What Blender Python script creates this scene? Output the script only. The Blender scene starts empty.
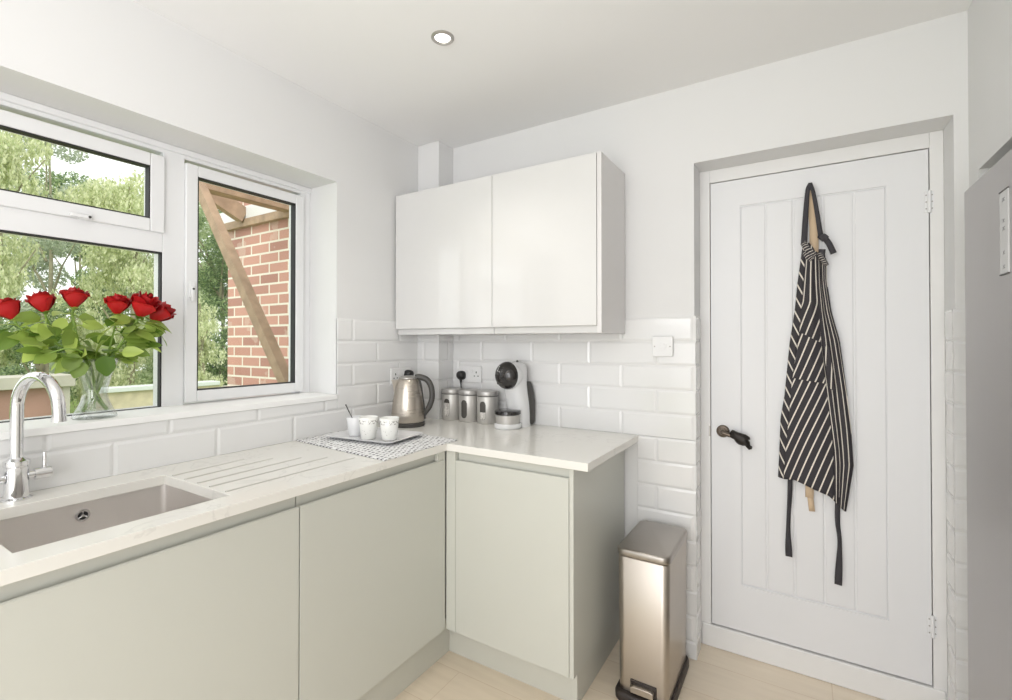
import bpy, bmesh, math, random
import numpy as np
from mathutils import Vector, Matrix
PI = math.pi
R = math.radians
random.seed(7)
rng = np.random.default_rng(11)
S = bpy.context.scene
COL = S.collection

# ------------------------------------------------------------------ materials
def new_mat(name):
    m = bpy.data.materials.new(name); m.use_nodes = True
    nt = m.node_tree; b = nt.nodes['Principled BSDF']
    return m, nt, b
def setp(b, col=None, rough=None, metal=None, **k):
    if col is not None: b.inputs['Base Color'].default_value = (*col, 1)
    if rough is not None: b.inputs['Roughness'].default_value = rough
    if metal is not None: b.inputs['Metallic'].default_value = metal
    for n, v in k.items(): b.inputs[n.replace('_', ' ')].default_value = v
def srgb(r, g, b):
    f = lambda c: (c/255/12.92) if c/255 <= .04045 else ((c/255+.055)/1.055)**2.4
    return (f(r), f(g), f(b))
def link(nt, a, b): nt.links.new(a, b)
def noise_bump(nt, b, scale, strength, dist=.002, coord='Object', detail=3):
    tc = nt.nodes.new('ShaderNodeTexCoord'); n = nt.nodes.new('ShaderNodeTexNoise'); bu = nt.nodes.new('ShaderNodeBump')
    n.inputs['Scale'].default_value = scale; n.inputs['Detail'].default_value = detail
    bu.inputs['Strength'].default_value = strength; bu.inputs['Distance'].default_value = dist
    link(nt, tc.outputs[coord], n.inputs['Vector']); link(nt, n.outputs['Fac'], bu.inputs['Height']); link(nt, bu.outputs['Normal'], b.inputs['Normal'])
def plain(name, col, rough=.5, metal=0, bump=None, vary=0, vscale=8, **k):
    m, nt, b = new_mat(name); setp(b, col, rough, metal, **k)
    if vary:
        tc = nt.nodes.new('ShaderNodeTexCoord'); n = nt.nodes.new('ShaderNodeTexNoise'); r = nt.nodes.new('ShaderNodeValToRGB')
        n.inputs['Scale'].default_value = vscale
        r.color_ramp.elements[0].color = (*[c*(1-vary) for c in col], 1); r.color_ramp.elements[1].color = (*[min(1, c*(1+vary)) for c in col], 1)
        r.color_ramp.elements[0].position = .3; r.color_ramp.elements[1].position = .7
        link(nt, tc.outputs['Object'], n.inputs['Vector']); link(nt, n.outputs['Fac'], r.inputs['Fac']); link(nt, r.outputs['Color'], b.inputs['Base Color'])
    if bump: noise_bump(nt, b, *bump)
    return m
def MATH(nt, op, a, b=None, c=None):
    n = nt.nodes.new('ShaderNodeMath'); n.operation = op
    for i, v in enumerate((a, b, c)):
        if v is None: continue
        if isinstance(v, (int, float)): n.inputs[i].default_value = v
        else: link(nt, v, n.inputs[i])
    return n.outputs[0]
def mixcol(nt, fac, c1, c2):
    n = nt.nodes.new('ShaderNodeMix'); n.data_type = 'RGBA'
    if isinstance(fac, (int, float)): n.inputs[0].default_value = fac
    else: link(nt, fac, n.inputs[0])
    for i, c in ((6, c1), (7, c2)):
        if isinstance(c, tuple): n.inputs[i].default_value = (*c, 1)
        else: link(nt, c, n.inputs[i])
    return n.outputs[2]
def sep_xyz(nt, coord):
    tc = nt.nodes.new('ShaderNodeTexCoord'); s = nt.nodes.new('ShaderNodeSeparateXYZ'); link(nt, tc.outputs[coord], s.inputs[0])
    return s.outputs

M = {}
M['wall'] = plain('painted_plaster', (.745, .745, .743), .75, bump=(60, .05, .001))
M['ceiling'] = plain('ceiling_paint', (.84, .838, .835), .8, bump=(40, .05, .001))
M['reveal'] = plain('reveal_paint', (.88, .88, .87), .6)
M['tile'] = plain('white_glazed_tile', (.775, .775, .772), .12, Coat_Weight=.2)
M['grout'] = plain('tile_grout', (.775, .772, .765), .8)
M['upvc'] = plain('white_upvc', (.80, .805, .815), .3)
M['gasket'] = plain('black_gasket', (.02, .02, .022), .6)
M['doorpaint'] = plain('door_paint', (.78, .785, .80), .45)
M['frame_paint'] = plain('frame_paint', (.80, .797, .79), .5)
M['green'] = plain('sage_grey_cabinet', srgb(202, 203, 195), .35)
M['green_dark'] = plain('sage_grey_plinth', srgb(204, 204, 195), .45)
M['gloss_white'] = plain('gloss_white_cabinet', (.68, .677, .668), .1, Coat_Weight=.4, Coat_Roughness=.04)
M['white_side'] = plain('white_side_panel', (.70, .685, .68), .35)
M['chrome'] = plain('chrome', (.78, .78, .79), .07, 1)
M['black_plastic'] = plain('black_plastic', (.018, .017, .017), .35)
M['black_gloss'] = plain('black_gloss_plastic', (.02, .018, .017), .1, Coat_Weight=.3)
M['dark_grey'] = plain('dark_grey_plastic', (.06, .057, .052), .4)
M['socket'] = plain('socket_plastic', (.80, .80, .80), .3)
M['hole'] = plain('dark_hole', (.03, .03, .03), .7)
M['cream'] = plain('cream_ceramic', (.86, .86, .84), .18)
M['ceramic_grey'] = plain('grey_white_ceramic', (.78, .785, .80), .2)
M['machine_white'] = plain('machine_plastic', (.74, .745, .75), .25)
M['canister'] = plain('brushed_canister', (.57, .555, .53), .42, .5)
M['canister_lid'] = plain('canister_lid_metal', (.52, .505, .49), .38, .6)
M['glass_dark'] = plain('dark_window', (.09, .085, .078), .12)
M['contents'] = plain('canister_contents', (.55, .53, .50), .7, vary=.3, vscale=120)
M['strap'] = plain('charcoal_tape', srgb(62, 60, 64), .85, bump=(500, .3, .0008))
M['beige'] = plain('beige_cotton', srgb(214, 190, 160), .85, bump=(400, .3, .0008))
M['bronze'] = plain('antique_bronze', (.16, .13, .105), .38, .8)
M['black_iron'] = plain('black_iron', (.022, .018, .015), .45, .5, bump=(70, .5, .003))
M['brown_base'] = plain('dark_brown_plastic', (.03, .022, .018), .45)
M['petal'] = None
M['stem'] = plain('rose_stem', srgb(120, 150, 60), .5)
M['timber'] = plain('weathered_timber', srgb(176, 150, 126), .75, vary=.18, vscale=14)
M['white_board'] = plain('white_fascia', (.85, .85, .84), .5)
M['coping'] = plain('pale_concrete', srgb(188, 184, 170), .8, vary=.08, vscale=4)
M['redbrown'] = plain('redbrown_render', srgb(168, 132, 118), .8, vary=.1, vscale=3)
M['beigewall'] = plain('beige_wall', srgb(205, 195, 165), .8, vary=.15, vscale=6)
M['paleblue'] = plain('pale_green_coping', srgb(214, 220, 214), .6)
M['grass'] = plain('lawn_green', srgb(120, 140, 70), .9, vary=.3, vscale=3)
M['bark'] = plain('pale_bark', srgb(150, 145, 120), .9, vary=.25, vscale=5)
M['fridge_side'] = plain('fridge_side', (.40, .39, .385), .4, .3)
M['display'] = plain('fridge_display', (.55, .55, .55), .25)
M['ink'] = plain('grey_ink', (.25, .25, .26), .5)
M['lamp_ring'] = plain('downlight_ring', (.45, .43, .41), .3, .7)
def brushed(name, col, rough, axis_scale, strength=.08):
    m, nt, b = new_mat(name); setp(b, col, rough, 1)
    tc = nt.nodes.new('ShaderNodeTexCoord'); mp = nt.nodes.new('ShaderNodeMapping'); n = nt.nodes.new('ShaderNodeTexNoise')
    mp.inputs['Scale'].default_value = axis_scale; n.inputs['Scale'].default_value = 1; n.inputs['Detail'].default_value = 2
    link(nt, tc.outputs['Object'], mp.inputs[0]); link(nt, mp.outputs[0], n.inputs['Vector'])
    r = MATH(nt, 'MULTIPLY_ADD', n.outputs['Fac'], strength*2, rough-strength); link(nt, r, b.inputs['Roughness'])
    return m
M['steel_bin'] = brushed('brushed_bin_steel', (.50, .455, .405), .34, (600, 600, 6))
M['steel_lid'] = brushed('brushed_lid_steel', (.40, .37, .34), .32, (6, 600, 600))
M['steel_kettle'] = brushed('brushed_kettle_steel', (.56, .51, .45), .30, (8, 8, 500))
M['steel_sink'] = brushed('brushed_sink_steel', (.82, .79, .765), .45, (500, 6, 500))
M['fridge'] = brushed('fridge_silver', (.52, .505, .50), .42, (500, 500, 5), .05)
# emissive diffuser of the downlight
m, nt, b = new_mat('downlight_diffuser'); setp(b, (.9, .88, .84), .4); b.inputs['Emission Color'].default_value = (1, .97, .92, 1); b.inputs['Emission Strength'].default_value = 3; M['diffuser'] = m
# window glass: mostly clear with a faint reflection
def glass(name, tint, base, edge):
    m = bpy.data.materials.new(name); m.use_nodes = True; nt = m.node_tree; nt.nodes.clear()
    o = nt.nodes.new('ShaderNodeOutputMaterial'); mx = nt.nodes.new('ShaderNodeMixShader'); t = nt.nodes.new('ShaderNodeBsdfTransparent'); g = nt.nodes.new('ShaderNodeBsdfGlossy')
    g.inputs['Roughness'].default_value = .02; t.inputs[0].default_value = (*tint, 1)
    lw = nt.nodes.new('ShaderNodeLayerWeight'); lw.inputs['Blend'].default_value = .35
    f = MATH(nt, 'MULTIPLY_ADD', MATH(nt, 'POWER', lw.outputs['Facing'], 2.5), edge, base)
    link(nt, f, mx.inputs[0]); link(nt, t.outputs[0], mx.inputs[1]); link(nt, g.outputs[0], mx.inputs[2]); link(nt, mx.outputs[0], o.inputs[0])
    return m
M['pane'] = glass('window_glass', (.97, .98, .97), .015, .06)
M['vase'] = glass('clear_vase_glass', (.93, .945, .94), .10, 1.0)
# quartz worktop
m, nt, b = new_mat('white_quartz'); setp(b, (.80, .785, .74), .16)
tc = nt.nodes.new('ShaderNodeTexCoord'); n1 = nt.nodes.new('ShaderNodeTexNoise'); n2 = nt.nodes.new('ShaderNodeTexNoise')
n1.inputs['Scale'].default_value = 7; n1.inputs['Detail'].default_value = 6; n1.inputs['Distortion'].default_value = 1.2
n2.inputs['Scale'].default_value = 4; n2.inputs['Detail'].default_value = 2
link(nt, tc.outputs['Object'], n1.inputs['Vector']); link(nt, tc.outputs['Object'], n2.inputs['Vector'])
vein = MATH(nt, 'SUBTRACT', 1, MATH(nt, 'MULTIPLY', MATH(nt, 'ABSOLUTE', MATH(nt, 'SUBTRACT', n1.outputs['Fac'], .5)), 45)); vein = MATH(nt, 'MAXIMUM', vein, 0)
gate = MATH(nt, 'GREATER_THAN', n2.outputs['Fac'], .53)
fac = MATH(nt, 'MULTIPLY', MATH(nt, 'MULTIPLY', vein, gate), .22)
link(nt, mixcol(nt, fac, (.80, .785, .74), (.45, .44, .42)), b.inputs['Base Color']); M['quartz'] = m
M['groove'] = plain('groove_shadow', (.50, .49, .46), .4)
# oak laminate floor
m, nt, b = new_mat('pale_oak_floor'); setp(b, None, .38)
tc = nt.nodes.new('ShaderNodeTexCoord'); mp = nt.nodes.new('ShaderNodeMapping'); br = nt.nodes.new('ShaderNodeTexBrick')
mp.inputs['Rotation'].default_value = (0, 0, 0)
br.inputs['Scale'].default_value = 1; br.inputs['Brick Width'].default_value = 1.25; br.inputs['Row Height'].default_value = .19; br.inputs['Mortar Size'].default_value = .0016
br.inputs['Color1'].default_value = (*srgb(240, 227, 207), 1); br.inputs['Color2'].default_value = (*srgb(235, 220, 198), 1); br.inputs['Mortar'].default_value = (*srgb(222, 204, 180), 1)
mp2 = nt.nodes.new('ShaderNodeMapping'); mp2.inputs['Scale'].default_value = (1.6, 14, 1); n1 = nt.nodes.new('ShaderNodeTexNoise'); n1.inputs['Scale'].default_value = 2.2; n1.inputs['Detail'].default_value = 5
link(nt, tc.outputs['Object'], mp.inputs[0]); link(nt, mp.outputs[0], br.inputs['Vector']); link(nt, tc.outputs['Object'], mp2.inputs[0]); link(nt, mp2.outputs[0], n1.inputs['Vector'])
r = nt.nodes.new('ShaderNodeValToRGB'); r.color_ramp.elements[0].color = (.92, .91, .90, 1); r.color_ramp.elements[1].color = (1.0, 1.0, 1.0, 1); r.color_ramp.elements[0].position = .3; r.color_ramp.elements[1].position = .65
link(nt, n1.outputs['Fac'], r.inputs['Fac'])
mm = nt.nodes.new('ShaderNodeMix'); mm.data_type = 'RGBA'; mm.blend_type = 'MULTIPLY'; mm.inputs[0].default_value = 1
link(nt, br.outputs['Color'], mm.inputs[6]); link(nt, r.outputs['Color'], mm.inputs[7]); link(nt, mm.outputs[2], b.inputs['Base Color']); M['floor'] = m
# red brickwork (object XZ)
m, nt, b = new_mat('red_brickwork'); setp(b, None, .85)
xyz = sep_xyz(nt, 'Object'); cb = nt.nodes.new('ShaderNodeCombineXYZ'); link(nt, xyz[0], cb.inputs[0]); link(nt, xyz[2], cb.inputs[1])
br = nt.nodes.new('ShaderNodeTexBrick'); br.inputs['Scale'].default_value = 1; br.inputs['Brick Width'].default_value = .225; br.inputs['Row Height'].default_value = .075; br.inputs['Mortar Size'].default_value = .0075; br.inputs['Bias'].default_value = -.25
br.inputs['Color1'].default_value = (*srgb(208, 158, 142), 1); br.inputs['Color2'].default_value = (*srgb(172, 126, 114), 1); br.inputs['Mortar'].default_value = (*srgb(238, 230, 216), 1)
n1 = nt.nodes.new('ShaderNodeTexNoise'); n1.inputs['Scale'].default_value = 7; n1.inputs['Detail'].default_value = 5; tcx = nt.nodes.new('ShaderNodeTexCoord'); link(nt, tcx.outputs['Object'], n1.inputs['Vector'])
link(nt, cb.outputs[0], br.inputs['Vector'])
ff = MATH(nt, 'MULTIPLY', MATH(nt, 'GREATER_THAN', n1.outputs['Fac'], .60), .35)
link(nt, mixcol(nt, ff, br.outputs['Color'], srgb(225, 205, 190)), b.inputs['Base Color']); M['brick'] = m
# striped apron cloth (stripe coordinate in UV.x, period 1)
m, nt, b = new_mat('striped_apron_cloth'); setp(b, None, .85)
xyz = sep_xyz(nt, 'UV'); fr = MATH(nt, 'FRACT', xyz[0]); st = MATH(nt, 'LESS_THAN', fr, .19)
link(nt, mixcol(nt, st, srgb(57, 54, 58), srgb(226, 219, 208)), b.inputs['Base Color'])
noise_bump(nt, b, 300, .25, .001); M['stripe'] = m
# woven mat, dashes
m, nt, b = new_mat('woven_dash_mat'); setp(b, None, .8)
xyz = sep_xyz(nt, 'UV')
row = MATH(nt, 'MULTIPLY', xyz[1], 19); rowi = MATH(nt, 'FLOOR', row)
off = MATH(nt, 'MULTIPLY', MATH(nt, 'MODULO', rowi, 2), .5)
d1 = MATH(nt, 'LESS_THAN', MATH(nt, 'FRACT', MATH(nt, 'ADD', MATH(nt, 'MULTIPLY', xyz[0], 26), off)), .5)
d2 = MATH(nt, 'LESS_THAN', MATH(nt, 'FRACT', row), .5)
n1 = nt.nodes.new('ShaderNodeTexNoise'); n1.inputs['Scale'].default_value = 60; tcx = nt.nodes.new('ShaderNodeTexCoord'); link(nt, tcx.outputs['Object'], n1.inputs['Vector'])
d3 = MATH(nt, 'GREATER_THAN', n1.outputs['Fac'], .44)
dd = MATH(nt, 'MULTIPLY', MATH(nt, 'MULTIPLY', d1, d2), d3)
link(nt, mixcol(nt, dd, (.82, .82, .82), srgb(112, 110, 114)), b.inputs['Base Color']); noise_bump(nt, b, 250, .3, .001); M['mat'] = m
# patterned cups: a scattered band of marks under the rim
m, nt, b = new_mat('patterned_cup_ceramic'); setp(b, None, .2)
xyz = sep_xyz(nt, 'Object'); tcx = nt.nodes.new('ShaderNodeTexCoord'); v = nt.nodes.new('ShaderNodeTexNoise'); v.inputs['Scale'].default_value = 150; v.inputs['Detail'].default_value = 1; link(nt, tcx.outputs['Object'], v.inputs['Vector'])
band = MATH(nt, 'MULTIPLY', MATH(nt, 'GREATER_THAN', xyz[2], .064), MATH(nt, 'LESS_THAN', xyz[2], .079))
low = MATH(nt, 'MULTIPLY', MATH(nt, 'GREATER_THAN', xyz[2], .02), MATH(nt, 'LESS_THAN', xyz[2], .04))
mk = MATH(nt, 'ADD', MATH(nt, 'MULTIPLY', MATH(nt, 'GREATER_THAN', v.outputs['Fac'], .55), band), MATH(nt, 'MULTIPLY', MATH(nt, 'GREATER_THAN', v.outputs['Fac'], .70), low))
link(nt, mixcol(nt, MATH(nt, 'MULTIPLY', mk, .75), (.86, .86, .83), (.30, .28, .26)), b.inputs['Base Color']); M['cup'] = m
# leaves
def leafmat(name, c1, c2, rough=.5, trans=.35, rand=True):
    m, nt, b = new_mat(name); setp(b, None, rough)
    if rand:
        g = nt.nodes.new('ShaderNodeNewGeometry'); oi = nt.nodes.new('ShaderNodeObjectInfo'); fac = oi.outputs['Random'] if rand == 'object' else g.outputs['Random Per Island']
    else:
        tc = nt.nodes.new('ShaderNodeTexCoord'); n = nt.nodes.new('ShaderNodeTexNoise'); n.inputs['Scale'].default_value = 25; link(nt, tc.outputs['Object'], n.inputs['Vector']); fac = n.outputs['Fac']
    c = mixcol(nt, fac, c1, c2); link(nt, c, b.inputs['Base Color'])
    t = nt.nodes.new('ShaderNodeBsdfTranslucent'); link(nt, c, t.inputs[0]); mx = nt.nodes.new('ShaderNodeMixShader'); mx.inputs[0].default_value = trans
    link(nt, b.outputs[0], mx.inputs[1]); link(nt, t.outputs[0], mx.inputs[2]); link(nt, mx.outputs[0], nt.nodes['Material Output'].inputs[0])
    return m
M['rose_leaf'] = leafmat('rose_leaf', srgb(88, 122, 40), srgb(205, 225, 120), .35, .45, 'object')
M['petal'] = leafmat('red_petal', srgb(112, 5, 10), srgb(205, 24, 30), .5, .14)
M['tree_a'] = leafmat('pale_willow_leaves', srgb(186, 198, 146), srgb(246, 247, 215), .7, .45)  # tree leaf colours, here and below, are paled to carry outdoor haze
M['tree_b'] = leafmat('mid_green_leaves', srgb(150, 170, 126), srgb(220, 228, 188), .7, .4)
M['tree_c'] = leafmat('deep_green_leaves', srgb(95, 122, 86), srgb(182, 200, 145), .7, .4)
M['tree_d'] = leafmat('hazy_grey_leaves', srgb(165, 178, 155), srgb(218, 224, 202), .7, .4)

# ------------------------------------------------------------------ mesh helpers
class MB:
    def __init__(s): s.v = []; s.f = []; s.uv = None
    def add(s, vs, fs):
        o = len(s.v); s.v += [tuple(p) for p in vs]; s.f += [tuple(i+o for i in f) for f in fs]; return s
    def box(s, x0, x1, y0, y1, z0, z1):
        x0, x1 = sorted((x0, x1)); y0, y1 = sorted((y0, y1)); z0, z1 = sorted((z0, z1))
        return s.add([(x, y, z) for z in (z0, z1) for y in (y0, y1) for x in (x0, x1)], [(0, 2, 3, 1), (4, 5, 7, 6), (0, 1, 5, 4), (2, 6, 7, 3), (0, 4, 6, 2), (1, 3, 7, 5)])
    def loft(s, rings, cap0=True, cap1=True, closed=False):
        n = len(rings[0]); vs = [p for r in rings for p in r]; fs = []
        m = len(rings)
        for i in range(m if closed else m-1):
            a, b2 = i*n, ((i+1) % m)*n
            for j in range(n): fs.append((a+j, a+(j+1) % n, b2+(j+1) % n, b2+j))
        if not closed and cap0: fs.append(tuple(range(n-1, -1, -1)))
        if not closed and cap1: fs.append(tuple(range((m-1)*n, m*n)))
        return s.add(vs, fs)
    def lathe(s, prof, n=40, c=(0, 0, 0), cap0=True, cap1=True):
        return s.loft([[(c[0]+r*math.cos(2*PI*k/n), c[1]+r*math.sin(2*PI*k/n), c[2]+z) for k in range(n)] for r, z in prof], cap0, cap1)
    def tube(s, pts, rad, n=10, flat=1.0, side=None, caps=True):
        pts = [Vector(p) for p in pts]; m = len(pts)
        if isinstance(rad, (int, float)): rad = [rad]*m
        rings = []; up = None
        for i, p in enumerate(pts):
            t = (pts[min(i+1, m-1)]-pts[max(i-1, 0)]).normalized()
            if up is None:
                up = Vector(side) if side else (Vector((0, 0, 1)) if abs(t.z) < .9 else Vector((1, 0, 0)))
            u = (up-t*up.dot(t)).normalized(); w = t.cross(u); up = u
            rings.append([tuple(p+u*rad[i]*math.cos(2*PI*k/n)+w*rad[i]*flat*math.sin(2*PI*k/n)) for k in range(n)])
        return s.loft(rings, caps, caps)
    def prism(s, poly, axis, a, b2):
        # poly: 2D points; axis the extrusion axis
        def P(q, t): return {0: (t, q[0], q[1]), 1: (q[0], t, q[1]), 2: (q[0], q[1], t)}[axis]
        return s.loft([[P(q, a) for q in poly], [P(q, b2) for q in poly]])
    def grid(s, fn, nu, nv):
        vs = [fn(i/nu, j/nv) for j in range(nv+1) for i in range(nu+1)]
        fs = [(j*(nu+1)+i, j*(nu+1)+i+1, (j+1)*(nu+1)+i+1, (j+1)*(nu+1)+i) for j in range(nv) for i in range(nu)]
        return s.add(vs, fs)
    def build(s, name, mat, parent=None, smooth=False, bevel=0, seg=2, angle=35, solid=0, sub=0):
        me = bpy.data.meshes.new(name); me.from_pydata(s.v, [], s.f); me.update()
        bm = bmesh.new(); bm.from_mesh(me); bmesh.ops.recalc_face_normals(bm, faces=bm.faces); bm.to_mesh(me); bm.free()
        if s.uv:
            l = me.uv_layers.new(name='UVMap')
            for lp in me.loops: l.data[lp.index].uv = s.uv[lp.vertex_index]
        for x in (mat if isinstance(mat, (list, tuple)) else [mat]): me.materials.append(x)
        o = bpy.data.objects.new(name, me); COL.objects.link(o)
        if parent: o.parent = parent
        if smooth or bevel:
            me.shade_smooth(); me.set_sharp_from_angle(angle=R(angle))
        if solid:
            md = o.modifiers.new('Solidify', 'SOLIDIFY'); md.thickness = solid; md.offset = 0
        if bevel:
            md = o.modifiers.new('Bevel', 'BEVEL'); md.width = bevel; md.segments = seg; md.limit_method = 'ANGLE'; md.angle_limit = R(30); md.harden_normals = True
        if sub:
            md = o.modifiers.new('Subdivision', 'SUBSURF'); md.levels = sub; md.render_levels = sub
        return o
def rrect(cx, cy, w, d, r, z, n=6):
    pts = []
    for (sx, sy, a0) in ((1, 1, 0), (-1, 1, 90), (-1, -1, 180), (1, -1, 270)):
        for k in range(n+1):
            a = R(a0+90*k/n); pts.append((cx+sx*(w/2-r)+r*math.cos(a), cy+sy*(d/2-r)+r*math.sin(a), z))
    return pts
def tag(o, label, cat, group=None):
    o['label'] = label; o['category'] = cat
    if group: o['group'] = group
    return o
def thing(name, label, cat, loc=(0, 0, 0), rot=0, group=None):
    o = bpy.data.objects.new(name, None); COL.objects.link(o); o.empty_display_size = .05
    o.location = loc; o.rotation_euler = (0, 0, rot)
    return tag(o, label, cat, group)
def struct(o, label=None):
    o['kind'] = 'structure'
    if label: o['label'] = label; o['category'] = o.name.split('_')[0]
    return o
def sempty(name, label=None):
    o = bpy.data.objects.new(name, None); COL.objects.link(o); return struct(o, label)
def copy_tree(o, parent=None):
    c = o.copy(); COL.objects.link(c); c.parent = parent
    for ch in list(o.children): copy_tree(ch, c)
    return c
def lerp(a, b, t): return a+(b-a)*t
def pl(pts, t):       # piecewise linear, pts sorted by first value
    if t <= pts[0][0]: return pts[0][1]
    for (a, va), (b, vb) in zip(pts, pts[1:]):
        if t <= b: return lerp(va, vb, (t-a)/(b-a))
    return pts[-1][1]
def arc_path(pts, n=8):   # Catmull-Rom through points
    P = [Vector(p) for p in pts]; P = [2*P[0]-P[1]]+P+[2*P[-1]-P[-2]]; out = []
    for i in range(1, len(P)-2):
        for k in range(n):
            t = k/n; a, b, c, d = P[i-1:i+3]
            out.append(.5*((2*b)+(c-a)*t+(2*a-5*b+4*c-d)*t*t+(3*b-a-3*c+d)*t**3))
    out.append(P[-2]); return out

# ------------------------------------------------------------------ room shell
ZC = 2.379; XR = 2.245; YB = -4.0; WT = .8995
ob = MB().box(-.3, 3.2, YB, .30, -.12, 0).build('floor', M['floor']); struct(ob)
ob = MB().box(-.3, 3.2, YB, .30, ZC, ZC+.12).build('ceiling', M['ceiling']); struct(ob)
WY0, WY1, WZ0, WZ1 = -2.30, -.661, 1.071, 2.03
wl = MB()
wl.box(-.3, 0, YB, WY0, 0, ZC); wl.box(-.3, 0, WY1, .30, 0, ZC); wl.box(-.3, 0, WY0, WY1, 0, WZ0-.004); wl.box(-.3, 0, WY0, WY1, WZ1, ZC)
wall_left = struct(wl.build('wall_left', M['wall']))
PX1, PX2, PZ = 1.406, 2.209, 2.049
wb = MB(); wb.box(0, PX1, 0, .30, 0, ZC); wb.box(PX2, 3.2, 0, .30, 0, ZC); wb.box(PX1, PX2, 0, .30, PZ, ZC); wb.box(PX1, PX2, .26, .30, 0, PZ)
wall_back = struct(wb.build('wall_back', M['wall']))
AY0, AY1, AZ = -.86, -.10, 1.832
wr = MB(); wr.box(XR, 3.2, AY1, 0, 0, ZC); wr.box(XR, 3.2, YB, AY0, 0, ZC); wr.box(XR, 3.2, AY0, AY1, AZ, ZC); wr.box(2.95, 3.2, AY0, AY1, 0, AZ)
wall_right = struct(wr.build('wall_right', M['wall']))
BX, BY = .147, -.126
boxing = struct(MB().box(0, BX, BY, 0, 0, ZC).build('trim_1', M['wall'], bevel=.004))

# bevelled brick tiles, fixed to the walls
TZ = 1.414; PIT = .1033; TL = .303
def tiles(name, parent, axis, regions, joint0, normal, phase=0, base=0.0):
    """axis 1: wall in the YZ plane, axis 0: wall in the XZ plane; regions (a0,a1,z0,z1)"""
    t, g = MB(), MB(); G = .0015; D = .0065; E = .0035; BV = .009
    def P(a, d, z): return (base+normal*d, a, z) if axis == 1 else (a, base+normal*d, z)
    for (a0, a1, z0, z1) in regions:
        q = [P(a0, .0025, z0), P(a1, .0025, z0), P(a1, .0025, z1), P(a0, .0025, z1), P(a0, -.001, z0), P(a1, -.001, z0), P(a1, -.001, z1), P(a0, -.001, z1)]
        g.add(q, [(0, 1, 2, 3), (0, 1, 5, 4), (1, 2, 6, 5), (2, 3, 7, 6), (3, 0, 4, 7)])
        k = 0
        while True:
            zt = TZ-k*PIT; zb = zt-PIT
            if zt <= z0+.004: break
            k += 1
            if zb >= z1-.004: continue
            off = joint0+(TL/2 if (k-1+phase) % 2 else 0)
            i0 = math.floor((a0-off)/TL)
            for i in range(i0, i0+int((a1-a0)/TL)+3):
                l, r_ = off+i*TL+G, off+(i+1)*TL-G
                bl = br_ = bt = bb = BV
                if l < a0: l = a0; bl = .0015
                if r_ > a1: r_ = a1; br_ = .0015
                lo, hi = zb+G, zt-G
                if lo < z0: lo = z0; bb = .0015
                if hi > z1: hi = z1; bt = .0015
                if r_-l < .012 or hi-lo < .012: continue
                bl = min(bl, (r_-l)/3); br_ = min(br_, (r_-l)/3)
                bb = min(bb, (hi-lo)/3); bt = min(bt, (hi-lo)/3)
                o_ = [(l, lo), (r_, lo), (r_, hi), (l, hi)]; n_ = [(l+bl, lo+bb), (r_-br_, lo+bb), (r_-br_, hi-bt), (l+bl, hi-bt)]
                t.loft([[P(a, 0, z) for a, z in o_], [P(a, E, z) for a, z in o_], [P(a, D, z) for a, z in n_]], cap0=False)
    o = t.build(name, M['tile'], parent, bevel=0); g.build('grout', M['grout'], o)
    return o
tiles('tile_splashback', wall_left, 1, [(-2.6, BY, WT, TZ-4*PIT), (WY1, BY, TZ-4*PIT, TZ), (-2.6, WY1, TZ-4*PIT, WZ0-.004)], -.573, 1)
tiles('tile_splashback', wall_back, 0, [(BX, PX1+.006, WT, TZ), (1.17, PX1+.006, 0, TZ-5*PIT)], 1.251-.1515, -1)
tiles('tile_splashback', wall_back, 0, [(PX2-.006, XR, 0, TZ)], PX2-.2, -1)
tiles('door_reveal_tiles', wall_back, 1, [(0, .10, 0, TZ)], -.06, 1, base=PX1)
tiles('door_reveal_tiles', wall_back, 1, [(0, .10, 0, TZ)], -.06, -1, base=PX2)
tiles('tile_splashback', boxing, 0, [(0, BX+.006, WT, TZ)], -.1, -1, base=BY)
tiles('tile_splashback', boxing, 1, [(BY-.006, 0, WT, TZ)], -.2, 1, base=BX)
# the sill of glossy white tile and board lining
sill = MB().box(-.22, .012, WY0, WY1, WZ0-.022, WZ0).build('trim_2', M['reveal'], bevel=.003); struct(sill, 'glossy white window sill under the kitchen window')

# ------------------------------------------------------------------ window
XF = -.19; XS = -.178
win = sempty('window_1', 'white plastic kitchen window over the sink')
fr_ = MB()
def ring(mb, y0, y1, z0, z1, w, x0, x1, bw=None):
    bw = w if bw is None else bw
    mb.box(x0, x1, y0, y0+w, z0, z1); mb.box(x0, x1, y1-w, y1, z0, z1); mb.box(x0, x1, y0+w, y1-w, z1-w, z1); mb.box(x0, x1, y0+w, y1-w, z0, z0+bw)
YM0, YM1 = -1.273, -1.201           # mullion
YN0, YN1 = YM0-.80, YM0-.80-.072    # the other mullion
ring(fr_, WY0, WY1, 1.02, 2.045, .05, -.26, XF)
fr_.box(-.26, XF, YM0, YM1, 1.05, 2.0); fr_.box(-.26, XF, YN1, YN0, 1.05, 2.0)
fr_.box(-.26, XF, YN0, YM0, 1.632, 1.705)
fr_.box(-.26, -.186, YM0, YM1, 1.05, 1.055)
fr_.build('frame', M['upvc'], win, bevel=.003)
MB().box(XF-.004, XF+.010, WY0, WY1, 2.008, 2.03).build('head_bead', M['upvc'], win, bevel=.004)
def sash(y0, y1, z0, z1, w):
    s = MB(); ring(s, y0, y1, z0, z1, w, -.235, XS); o = s.build('sash', M['upvc'], win, bevel=.004)
    g = MB(); ring(g, y0+w-.001, y1-w+.001, z0+w-.001, z1-w+.001, .005, -.212, XS-.004); g.build('gasket', M['gasket'], o)
    MB().box(-.212, -.208, y0+w, y1-w, z0+w, z1-w).build('pane', M['pane'], o)
    return o
s_r = sash(-1.201, -.700, 1.079, 1.981, .042)
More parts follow.
